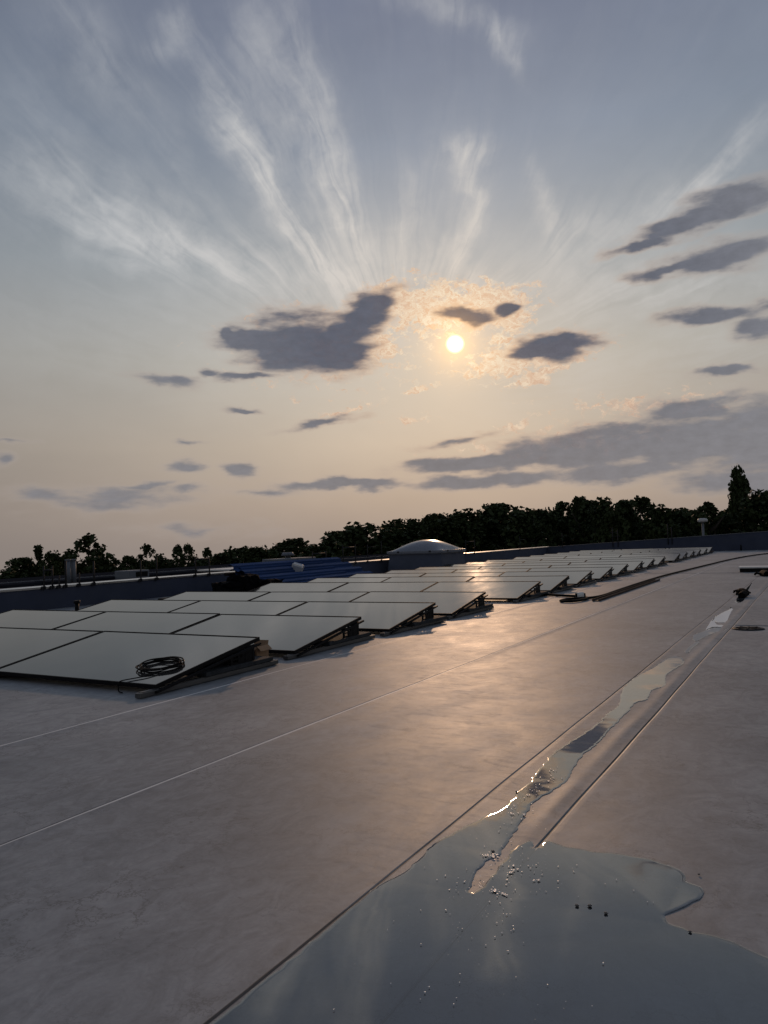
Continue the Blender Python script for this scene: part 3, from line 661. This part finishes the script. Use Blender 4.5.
# ------------------------------------------------------------------ blue trapezoidal sheets
def sheet(name, y0, y1, a, b, label, mat, skew=.5):
    """corrugated sheet from foot a=(x,z) to top b=(x,z), ribs along y"""
    m = MB(); A = Vector((a[0], 0, a[1])); B = Vector((b[0], 0, b[1])); D_ = B - A; L = D_.length; u = D_.normalized(); nrm = Vector((-u.z, 0, u.x))
    if nrm.z < 0: nrm = -nrm
    prof = []; s = 0; pitch = L / 4.0
    for k in range(4):
        for (q, h) in ((0, 0), (.42, 0), (.55, .065), (.87, .065)): prof.append(((k + q) * pitch, h))
    prof.append((L, 0))
    def ring(yf, off): return [m.bm.verts.new(A + u * s_ + nrm * (h + off) + Vector((0, yf(s_ / L), 0))) for s_, h in prof]
    f0 = lambda q: y0 - skew * q; f1 = lambda q: y1 - skew * 1.6 * q
    t0, t1, b0, b1 = ring(f0, .003), ring(f1, .003), ring(f0, 0), ring(f1, 0)
    n = len(prof)
    for i in range(n - 1):
        m.bm.faces.new((t0[i], t0[i + 1], t1[i + 1], t1[i])); m.bm.faces.new((b0[i], b1[i], b1[i + 1], b0[i + 1]))
        m.bm.faces.new((t0[i], b0[i], b0[i + 1], t0[i + 1])); m.bm.faces.new((t1[i], t1[i + 1], b1[i + 1], b1[i]))
    m.bm.faces.new((t0[0], t1[0], b1[0], b0[0])); m.bm.faces.new((t0[-1], b0[-1], b1[-1], t1[-1]))
    o = m.build(name, mat); tag(o, label, 'metal sheet', 'blue corrugated sheets beside the left ends of the rows'); return o
sheet('corrugated_sheet', 12.6, 16.9, (-9.86, .09), (-10.62, .60), 'deep blue corrugated metal sheet on top of its leaning stack, under the small package', M_BLUE)
sheet('corrugated_sheet', 12.8, 16.1, (-9.82, .035), (-10.60, .545), 'deep blue corrugated metal sheet in the middle of the leaning stack', M_BLUE)
sheet('corrugated_sheet', 12.7, 16.6, (-9.90, .012), (-10.66, .49), 'deep blue corrugated metal sheet at the bottom of the leaning stack', M_BLUE)
t = tag(empty('timber_rack', (-10.82, 14.6, 0)), 'dark timber rack holding up the upper edge of the blue sheets', 'rack')
for y in (-2.0, 0, 1.7):
    m = MB(); m.box((0, y, .2), (.1, .1, .4)); m.build('leg', M_BLACK, t)
m = MB(); m.box((0, 0, .42), (.1, 4.6, .06)); m.build('beam', M_BLACK, t)
t = tag(empty('package', (-10.33, 14.1, .34), .35), 'small grey wrapped package with pale stripes lying tilted on the blue sheets', 'package')
m = MB(); m.box((0, 0, 0.06), (.22, .24, .30), rot=(.32, .32, .3), bev=.012); m.build('parcel', M_FILM, t)
m = MB()
for k in (-.09, 0, .09): m.box((0, k, 0.06), (.226, .016, .306), rot=(.32, .32, .3))
m.build('strap', M_WHITE, t)
def crumple(name, loc, d, seed, label, cat, mat, group):
    rnd = random.Random(seed); bm = bmesh.new()
    bmesh.ops.create_cube(bm, size=1, matrix=Matrix.Diagonal((d[0], d[1], d[2], 1)))
    bmesh.ops.subdivide_edges(bm, edges=bm.edges[:], cuts=4, use_grid_fill=True)
    for v in bm.verts:
        v.co += Vector((rnd.uniform(-1, 1), rnd.uniform(-1, 1), rnd.uniform(-1, 1))) * .028
        v.co.z = v.co.z * (1 - .25 * abs(v.co.x) / d[0]) + d[2] / 2
        v.co.z = max(v.co.z, 0.004)
    me = bpy.data.meshes.new(name); bm.to_mesh(me); bm.free(); me.materials.append(mat)
    o = bpy.data.objects.new(name, me); C.objects.link(o); o.location = loc; o.rotation_euler = (0, 0, rnd.uniform(-.5, .5)); tag(o, label, cat, group); return o
crumple('black_bag', (-10.30, 11.75, 0), (.45, .5, .30), 2, 'crumpled black sack farthest left in the heap beside the blue sheets', 'sack', M_PLASTIC, 'black sacks')
crumple('black_bag', (-10.2, 12.10, 0), (.5, .42, .42), 3, 'tallest crumpled black sack, wedged against the left end of the blue sheets', 'sack', M_PLASTIC, 'black sacks')
crumple('black_bag', (-9.95, 12.55, 0), (.4, .6, .30), 4, 'low crumpled black sack lying in front of the left end of the blue sheets', 'sack', M_PLASTIC, 'black sacks')

t = tag(empty('vent_pipe', (-10.3, 8.19, 0)), 'short black vent pipe with a wider cap, behind the second panel row at left', 'vent pipe')
m = MB(); m.tube([(0, 0, 0), (0, 0, .20)], .032, 10); m.build('pipe', M_BLACK, t)
m = MB(); m.tube([(0, 0, .19), (0, 0, .235)], .05, 10); m.build('cap', M_BLACK, t)
t = tag(empty('rubber_pad', (-10.3, 10.2, 0)), 'flat black block lying behind the fourth panel row near the left parapet', 'block')
m = MB(); m.box((0, 0, .06), (.2, .45, .12), bev=.02); m.build('block', M_BLACK, t)

# ------------------------------------------------------------------ solar modules
tops = [4.97 + 1.637 * k for k in range(4)] + [12.2 + 1.637 * k for k in range(8)] + [26.35 + 1.68 * k for k in range(6)]
X0 = -4.04; MW, GAP = 1.835, .02; DEPTH = 1.135; Z0, Z1 = .065, .25
tilt = math.atan2(Z1 - Z0, DEPTH); SL = math.hypot(DEPTH, Z1 - Z0)
def make_module():
    t = empty('solar_panel'); TH = .030; fw = .010
    # local: origin at low right corner on the top surface, x to the left is negative, y up the slope
    m = MB(); m.box((-MW / 2, SL / 2, -.006), (MW - 2 * fw, SL - 2 * fw, .006)); m.build('glass', M_GLASS, t)
    m = MB()
    m.box((-MW / 2, fw / 2, -TH / 2 + .0015), (MW, fw, TH)); m.box((-MW / 2, SL - fw / 2, -TH / 2 + .0015), (MW, fw, TH))
    m.box((-fw / 2, SL / 2, -TH / 2 + .0015), (fw, SL - 2 * fw - .0006, TH)); m.box((-MW + fw / 2, SL / 2, -TH / 2 + .0015), (fw, SL - 2 * fw - .0006, TH))
    m.build('frame', M_BLACK, t)
    m = MB(); m.box((-MW / 2, SL * .8, -.022), (.14, .09, .022), bev=.004); jb_ = m.build('junction_box', M_PLASTIC)
    m = MB(); m.box((-MW / 2, SL / 2, -.0125), (MW - 2 * fw - .002, SL - 2 * fw - .002, .004)); jb_.parent = m.build('backsheet', M_PLASTIC, t)
    return t
def make_stand():
    """stand under a module joint: base rail, low foot, perforated upright and slanted carrier"""
    t = empty('panel_stand')      # origin on the roof below the low edge
    m = MB(); m.box((0, .62, .0195), (.055, 1.50, .033), bev=.003); m.box((0, .62, .0370), (.03, 1.46, .006)); m.build('base_rail', M_ALU, t)
    m = MB(); m.prism([(-.02, .036), (.07, .036), (.05, Z0 - .037 + .012), (-.005, Z0 - .037)], 'x', -.02, .02); m.build('low_foot', M_BLACK, t)
    m = MB()
    y0, y1 = .80, 1.09
    def zt(y): return Z0 + (y / DEPTH) * (Z1 - Z0) - .040
    n = 4; wv = .026
    for k in range(n):
        ya = y0 + (y1 - y0 - wv) * k / (n - 1)
        m.prism([(ya, .075), (ya + wv, .075), (ya + wv, zt(ya + wv)), (ya, zt(ya))], 'x', -.006, .006)
    zs = [.075, .108, .142, .172]
    for i, z in enumerate(zs):
        m.prism([(y0 + .001 * i, z), (y1 - .001 * i, z), (y1 - .001 * i, z + .013), (y0 + .001 * i, z + .013)], 'x', -.0045, .0045)
    m.prism([(y0 + .3 * (y1 - y0), .078), (y1 - .003, .078), (y1 - .003, .20), (y1 - .09, .20)], 'x', -.0030, .0030)
    m.build('upright', M_BLACK, t)
    m = MB(); m.prism([(.0, Z0 - .052), (1.13, Z0 + .185 - .054), (1.13, Z0 + .185 - .038), (.0, Z0 - .036)], 'x', .024, .046); m.build('carrier', M_BLACK, t)
    return t
def make_slab():
    t = empty('ballast_slab')
    m = MB(); m.box((-.20, .88, .0565), (.44, .80, .034), bev=.006); m.build('slab', M_SLAB, t)
    return t
mod0 = make_module(); st0 = make_stand(); sb0 = make_slab()
used = [False, False, False]
def use(i, src):
    if not used[i]: used[i] = True; return src
    return copy_tree(src)
POS = ['right end', 'middle', 'left end']; PP = ['right end', 'right hand joint', 'left hand joint', 'left end']
rnd = random.Random(5)
for r, ty in enumerate(tops):
    lowy = ty - DEPTH; jx = rnd.uniform(-.02, .02); row = ORD[r + 1]
    for c_ in range(3):
        o = use(0, mod0); o.location = (X0 + jx - c_ * (MW + GAP), lowy, Z0 + rnd.uniform(-.002, .002))
        o.rotation_euler = (tilt + rnd.uniform(-.003, .003), rnd.uniform(-.0015, .0015), 0)
        if r == 0 and c_ == 0: lab = 'dark glass solar panel with the coil of black cable lying on it, nearest of all'
        else: lab = f'dark framed solar panel, {POS[c_]} of the {row} row from the camera'
        tag(o, lab, 'solar panel', 'solar panels mounted in rows on the roof')
    for c_ in range(4):
        x = X0 + jx - c_ * (MW + GAP) + (0.0 if c_ else -.035)
        if c_ == 3: x += .06
        o = use(1, st0); o.location = (x + rnd.uniform(-.01, .01) + (.02 if c_ == 0 else 0), lowy + rnd.uniform(-.03, .03), 0.002)
        o.rotation_euler = (0, 0, rnd.uniform(-.012, .012))
        tag(o, f'black metal stand under the {PP[c_]} of the {row} panel row', 'panel stand', 'stands under the solar panels')
        if c_ in (0, 3):
            s_ = use(2, sb0); s_.location = (x + (.05 if c_ == 0 else .25), lowy + rnd.uniform(-.03, .04), .0025)
            s_.rotation_euler = (0, 0, rnd.uniform(-.03, .03))
            tag(s_, f'grey ballast slab at the {PP[c_]} of the {row} panel row', 'ballast slab', 'ballast slabs holding the panel stands')
for r in range(0, 10):
    m = MB(); m.box((0, 0, .012), (5.3, .09, .022), bev=.002)
    o = m.build('timber_batten', M_WOOD, None, loc=(X0 - 2.80, tops[r] - DEPTH + .06, .0035 + .034))
    m2 = None
    tag(o, f'thin raw timber batten lying under the low edge of the {ORD[r + 1]} panel row', 'batten', 'timber battens under the low panel edges')
t = tag(empty('plate_stack', (X0 - .10, 4.86, .0765)), 'stack of black wind plates leaning under the right end of the nearest panel row', 'metal plates')
for k in range(4):
    m = MB(); m.prism([(-.34, 0), (.10, 0), (.10, .125), (-.34, .058)], 'x', -.012 - k * .035, .004 - k * .035); m.build('plate', M_BLACK, t)

# cardboard box behind the first row
t = tag(empty('cardboard_box', (-4.27, 5.20, .002), .05), 'open brown cardboard box standing behind the right end of the nearest panel row', 'cardboard box')
m = MB(); w, l, h, th = .145, .17, .125, .005
m.box((0, 0, .004), (w, l, .006))
m.box((-w / 2, 0, h / 2 + .007), (th, l, h)); m.box((w / 2, 0, h / 2 + .007), (th, l, h))
m.box((0, -l / 2, h / 2 + .007), (w - th - .001, th, h)); m.box((0, l / 2, h / 2 + .007), (w - th - .001, th, h)); m.build('carton', M_CARD, t)
for (c_, dd_, rr) in (((-w / 2 - .025, 0, h - .008), (.055, l, .004), (0, -.6, 0)), ((w / 2 + .022, 0, h + .0), (.055, l, .004), (0, .75, .05)), ((0, -l / 2 - .02, h - .002), (w, .05, .004), (.7, 0, 0)), ((0, l / 2 + .0, h + .03), (w, .004, .05), (-.3, 0, 0))):
    m = MB(); m.box(c_, dd_, rot=rr); m.build('flap', M_CARD, t)

# cable coil on the nearest panel
t = tag(empty('cable_coil', (-4.33, 4.20, 0)), 'loose coil of thin black cable lying on the corner of the nearest solar panel', 'cable coil')
def pz(y): return Z0 + (y - (tops[0] - DEPTH)) / DEPTH * (Z1 - Z0)
rnd = random.Random(11)
m = MB()
pts = []
for k in range(9):
    cx_, cy_ = rnd.uniform(-.028, .028), rnd.uniform(-.03, .03); a_, b2 = rnd.uniform(.14, .20), rnd.uniform(.11, .18)
    for j in range(20):
        an = j / 20 * 2 * PI + .6
        f = j / 20
        x = -4.345 + cx_ * math.sin(PI * f) + a_ * math.cos(an); y = 4.185 + cy_ * math.sin(PI * f) + b2 * math.sin(an)
        pts.append((x + 4.33, y - 4.20, pz(y) + .008 + .0022 * k + .005 * math.sin(an * 2 + k)))
pts = smooth_pts(pts, 2); m.tube(pts, .0042, 6); m.build('coil', M_CABLE, t)
m = MB(); tail = [(-4.22, 4.06), (-4.26, 3.97), (-4.33, 3.90), (-4.38, 3.845)]
tp = [(x + 4.33, y - 4.20, pz(y) + .008) for x, y in tail] + [(-.055, -.375, .062), (-.05, -.385, .03), (-.03, -.40, .010), (.03, -.42, .008)]
m.tube(smooth_pts(tp, 4), .0042, 6); m.build('cable_end', M_CABLE, t)

# ------------------------------------------------------------------ loose things on the open roof
t = tag(empty('rubber_hose', (-3.4, 11.2, 0)), 'long black hose snaking from the panels towards the right end of the far parapet', 'hose')
hp = [(-4.30, 12.5), (-4.01, 12.3), (-3.60, 12.1), (-3.25, 11.9), (-3.12, 11.5), (-3.22, 11.1), (-3.40, 11.15), (-3.38, 11.45), (-3.2, 11.62), (-3.09, 11.75), (-3.03, 12.2), (-3.05, 13.4), (-3.07, 15.2), (-3.06, 16.8), (-3.02, 18.3), (-2.9, 20.4), (-2.76, 23.1), (-2.6, 25.8), (-2.30, 29.0), (-1.75, 31.8), (-1.0, 33.5), (.5, 34.5)]
m = MB(); m.tube(smooth_pts([(x + 3.4, y - 11.2, .024 + .001 * (i % 2)) for i, (x, y) in enumerate(hp)], 6), .020, 8); m.build('hose', M_CABLE, t)
m = MB(); m.tube([(hp[0][0] + 3.4 - .06, hp[0][1] - 11.2 + .03, .025), (hp[0][0] + 3.4 + .03, hp[0][1] - 11.2 - .02, .025)], .028, 10); m.build('coupling', M_ALU, t)
t = tag(empty('steel_plank', (-2.94, 11.35, 0)), 'long narrow brown steel channel lying beside the black hose', 'steel channel')
m = MB(); m.prism([(-.05, .004), (.05, .004), (.05, .035), (.042, .035), (.042, .012), (-.042, .012), (-.042, .035), (-.05, .035)], 'y', 0, 4.9); m.build('channel', M_RUST, t)
t = tag(empty('tape_roll', (-3.27, 11.75, 0), .4), 'small white roll with dark ends standing by the loop of the black hose', 'tape roll')
m = MB(); m.tube([(-.05, 0, .055), (.05, 0, .055)], .052, 18); m.build('roll', M_WHITE, t)
m = MB(); m.tube([(.05, 0, .055), (.075, 0, .055)], .036, 14); m.tube([(-.075, 0, .055), (-.05, 0, .055)], .036, 14); m.build('core', M_BLACK, t)
t = tag(empty('white_board', (-.95, 19.35, 0), .02), 'long white board with a dark side lying on the roof near the right edge', 'board')
m = MB(); m.box((0, 0, .105), (1.5, .55, .03), bev=.004); m.build('board', M_WHITE, t)
m = MB(); m.box((0, 0, .046), (1.44, .50, .085)); m.build('core', M_BLACK, t)
t = tag(empty('roof_drain', (-.685, 8.4, 0)), 'round black roof drain sunk in the membrane near the right edge', 'drain')
m = MB(); m.tube([(0, 0, .002), (0, 0, .009), (0, 0, .0115)], [.15, .145, .11], 28); m.build('rim', M_BLACK, t)
m = MB()
for k in range(8):
    a = k * PI / 4; m.box((.06 * math.cos(a), .06 * math.sin(a), .015), (.10, .012, .006), rot=(0, 0, a))
m.tube([(0, 0, .011), (0, 0, .020)], .03, 14); m.build('grate', M_BLACK, t)

def glove(loc, rz, label, s=1.0):
    t = tag(empty('work_glove', loc, rz), label, 'glove', 'dropped black gloves'); rn = random.Random(int(loc[1] * 10))
    m = MB(); m.tube(smooth_pts([(0, -.16 * s, .03), (0, -.08 * s, .045), (0, 0, .05), (0, .05 * s, .04)], 4), .048 * s, 10); m.build('palm', M_CLOTH, t)
    for k, (dx, L) in enumerate(((-.04, .09), (-.015, .11), (.012, .105), (.038, .08))):
        m = MB(); m.tube(smooth_pts([(dx * s, .03 * s, .04), (dx * 1.3 * s, (.03 + L * .6) * s, .055 + rn.uniform(-.01, .02)), (dx * 1.6 * s, (.03 + L) * s, .03 + rn.uniform(0, .03))], 3), .013 * s, 7); m.build('finger', M_CLOTH, t)
    m = MB(); m.tube(smooth_pts([(-.05 * s, -.04 * s, .04), (-.09 * s, .0, .06), (-.10 * s, .05 * s, .03)], 3), .014 * s, 7); m.build('thumb', M_CLOTH, t)
glove((-1.03, 12.25, .0), -.1, 'crumpled black glove dropped on the wet strip, the nearer of the two', 1.05)
glove((-1.10, 12.75, .0), .5, 'black glove lying limp just beyond the nearest crumpled one', 1.0)
glove((-1.08, 17.6, .0), .3, 'black glove at the far end of the wet strip beside the white board', 1.6)

# grit and froth in the rain water
def pebble(x, y, s, z=.002):
    rn = random.Random(int(x * 1e4 + y * 1e3)); bm = bmesh.new(); bmesh.ops.create_icosphere(bm, subdivisions=2, radius=1)
    for v in bm.verts: v.co *= rn.uniform(.93, 1.07); v.co = Vector((v.co.x * s, v.co.y * s * .8, v.co.z * s * .55 + s * .45))
    me = bpy.data.meshes.new('pebble'); bm.to_mesh(me); bm.free(); me.materials.append(M_PEBBLE)
    for p in me.polygons: p.use_smooth = True
    o = bpy.data.objects.new('pebble', me); C.objects.link(o); o.location = (x, y, z); return o
PEB = [(-.957, 2.304, .0085, 'dark pebble at the tip of the dry tongue in the rain water'),
       (-.622, 2.065, .0075, 'dark pebble in the rain water, leftmost of the three lined up'),
       (-.591, 2.077, .0080, 'dark pebble in the rain water, middle of the three lined up'),
       (-.543, 2.055, .0075, 'dark pebble in the rain water, rightmost of the three lined up'),
       (-.335, 2.05, .006, 'tiny dark pebble at the notch on the right edge of the puddle'),
       (-1.087, 2.88, .007, 'tiny dark pebble on the left edge of the narrow water channel'),
       (-.36, 2.40, .005, 'tiny dark pebble on the upper right edge of the puddle')]
for x, y, s, lab in PEB: tag(pebble(x, y, s * .75), lab, 'pebble', 'pebbles lying in the rain water')
rn = random.Random(3); bm = bmesh.new()
def blob(x, y, s):
    M = Matrix.Translation((x, y, .0048)) @ Matrix.Rotation(rn.uniform(0, 6), 4, 'Z') @ Matrix.Diagonal((s * rn.uniform(.8, 2.0), s, s * .28, 1))
    g = bmesh.ops.create_icosphere(bm, subdivisions=1, radius=1, matrix=M)
for _ in range(260):
    k = rn.random()
    if k < .5: x, y, = rn.gauss(-.84, .09), rn.gauss(2.08, .16)
    elif k < .75: x, y = rn.gauss(-.98, .05), rn.gauss(2.5, .16)
    else: x, y = rn.uniform(-1.05, -.4), rn.uniform(1.35, 2.3)
    blob(x, y, rn.choice((.0007, .0009, .0012, .0016, .0022)))
for (cx_, cy_, n_, sx_, sy_, rot_) in ((-.956, 2.27, 60, .022, .010, .2), (-.85, 2.19, 26, .006, .03, 0), (-.852, 2.06, 26, .012, .012, 0), (-.82, 2.04, 12, .01, .008, 0), (-1.035, 2.80, 60, .010, .09, 0), (-1.03, 3.1, 60, .022, .10, 0), (-.766, 2.17, 12, .008, .006, 0), (-1.01, 2.62, 24, .02, .03, 0)):
    for _ in range(n_ // 2): blob(rn.gauss(cx_, sx_), rn.gauss(cy_, sy_), rn.choice((.0010, .0016, .0024, .0038)))
me = bpy.data.meshes.new('froth_specks'); bm.to_mesh(me); bm.free(); me.materials.append(M_FOAM)
o = bpy.data.objects.new('froth_specks', me); C.objects.link(o); tag(o, 'specks of pale froth and grit floating on the rain water', 'froth', kind='stuff')
# ------------------------------------------------------------------ trees
def crown_mesh(kind, seed):
    """unit tree: crown spans z .12..1, x/y radius ~1 (scaled per tree)"""
    rn = random.Random(seed); vs, fs = [], []
    def prof(z):
        if kind == 'poplar': return (math.sin(PI * min(1, (z - .02) ** .8)) ** .5) * (.92 + .08 * math.sin(z * 23)) * (1 if z > .45 else 1.0)
        if kind == 'pointed': return max(.05, (1 - z) ** .75 * 1.15) * (.8 + .2 * math.sin(z * 30 + seed))
        if kind == 'airy': return max(.1, math.sin(PI * min(.98, z) ** 1.3) ** .7)
        return max(.12, (1 - max(0, (z - .45) / .55) ** 2.3) ** .5) * (.75 + .25 * min(1, z / .4))
    ncl = {'poplar': 90, 'pointed': 60, 'airy': 60, 'round': 85}[kind]
    lobes = [(rn.uniform(0, 2 * PI), rn.uniform(.4, 1.0), rn.uniform(.1, .24)) for _ in range(7)]
    for c_ in range(ncl):
        z = .12 + .88 * (rn.random() ** .75); a = rn.uniform(0, 2 * PI)
        rmax = prof(z)
        for (la, lz, ls) in lobes: rmax += ls * math.exp(-((z - lz) / .12) ** 2) * max(0, math.cos(a - la)) * (1 if kind != 'poplar' else .35) - ls * .2 * math.exp(-((z - lz + .15) / .1) ** 2)
        rr = max(.03, rmax) * rn.random() ** .4 * .88
        cx_, cy_ = rr * math.cos(a), rr * math.sin(a)
        cs = {'poplar': .28, 'pointed': .26, 'airy': .24, 'round': .34}[kind] * rn.uniform(.6, 1.25)
        nl = {'airy': 30}.get(kind, 46)
        for _ in range(nl):
            p = Vector((rn.gauss(0, 1), rn.gauss(0, 1), rn.gauss(0, 1))).normalized() * (rn.random() ** .5)
            q = Vector((cx_ + p.x * cs, cy_ + p.y * cs, z + p.z * cs * .22))
            if q.z > 1.04: continue
            s = rn.uniform(.06, .12)
            u = Vector((rn.gauss(0, 1), rn.gauss(0, 1), rn.gauss(0, .3))).normalized(); w = u.cross(Vector((rn.gauss(0, 1), rn.gauss(0, 1), rn.gauss(0, 1)))).normalized()
            zz = .28
            k = len(vs)
            for (i_, j_) in ((-1, 0), (-.2, -.7), (1, 0), (.1, .75)):
                e = (u * i_ + w * j_) * s; vs.append((q.x + e.x, q.y + e.y, q.z + e.z * zz))
            fs.append((k, k + 1, k + 2, k + 3))
    me = bpy.data.meshes.new('crown'); me.from_pydata(vs, [], fs); me.materials.append(M_LEAF); return me
def trunk_mesh(kind, seed):
    rn = random.Random(seed); m = MB()
    m.tube([(0, 0, 0), (.02, 0, .3), (0, .02, .6), (.01, 0, .9)], [.085, .07, .045, .012], 8)
    for k in range(9):
        z = rn.uniform(.25, .8); a = rn.uniform(0, 2 * PI); L = rn.uniform(.4, .85) * (.5 if kind == 'poplar' else 1)
        m.tube([(0, 0, z), (L * .5 * math.cos(a), L * .5 * math.sin(a), z + .07), (L * math.cos(a), L * math.sin(a), z + .17)], [.035, .02, .006], 5)
    me = bpy.data.meshes.new('trunk'); m.bm.to_mesh(me); m.bm.free(); me.materials.append(M_BARK); return me
CR = {k: [crown_mesh(k, 10 * i + j) for j in range(n)] for i, (k, n) in enumerate((('round', 6), ('pointed', 2), ('airy', 4), ('poplar', 1)))}
TK = {k: trunk_mesh(k, 3) for k in CR}
cnt = {k: 0 for k in CR}
KINDW = {'round': 'bushy', 'airy': 'loose airy', 'pointed': 'pointed', 'poplar': 'poplar'}
NUM = ['', 'first', 'second', 'third', 'fourth', 'fifth', 'sixth', 'seventh', 'eighth', 'ninth', 'tenth', 'eleventh', 'twelfth', 'thirteenth', 'fourteenth', 'fifteenth', 'sixteenth', 'seventeenth', 'eighteenth', 'nineteenth', 'twentieth']
def nth(n):
    tens = {20: 'twenty', 30: 'thirty', 40: 'forty'}
    if n <= 20: return NUM[n]
    return tens[n // 10 * 10] + '-' + NUM[n % 10] if n % 10 else tens[n // 10 * 10][:-1] + 'ieth'
SPECIAL = {6: 'tallest loose airy tree on the left, sky showing through its crown', 41: 'tall narrow dark poplar standing highest over the far parapet at right',
           35: 'airy tree with a ragged top, right of the middle of the dark tree mass'}
order = sorted(range(len(TREES)), key=lambda i: math.atan2(TREES[i][0], TREES[i][1]))
rank = {i: k + 1 for k, i in enumerate(order)}
rn = random.Random(9)
def tree(x, y, ztop, w, kind, label, group='trees beyond the roof', zfac=1.0):
    H = ztop + 7.0
    t = empty('tree', (x, y, -7.0), rn.uniform(0, 6.28)); tag(t, label, 'tree', group)
    k = cnt[kind] % len(CR[kind]); cnt[kind] += 1
    o = bpy.data.objects.new('crown', CR[kind][k]); C.objects.link(o); o.parent = t; o.scale = (w / 2, w / 2, H)
    o = bpy.data.objects.new('trunk', TK[kind]); C.objects.link(o); o.parent = t; o.scale = (w / 2, w / 2, H)
for i, (x, y, zt, w, kind) in enumerate(TREES):
    lab = SPECIAL.get(i, f'dark {KINDW[kind]} tree, {nth(rank[i])} from the left in the front tree line')
    tree(x, y, zt, max(w * 1.45, 3.0) if kind != 'poplar' else w * .95, kind, lab)
# a second line of lower trees behind closes the gaps
n2 = 40
for k in range(n2):
    az_ = R(-58 + k * 60 / (n2 - 1) + rn.uniform(-.5, .5)); D = 118 + rn.uniform(-6, 6)
    deg = math.degrees(az_)
    zt = 1.0 + D * math.tan(R((-1.2 + max(0, deg + 46) * .07 if deg < -30 else 1.15) + rn.uniform(-.3, .3))) 
    tree(D * math.sin(az_), D * math.cos(az_), zt, rn.uniform(5.5, 7.5), 'round', f'low dark tree, {nth(k + 1)} from the left in the rear tree line', 'lower trees in the rear tree line')
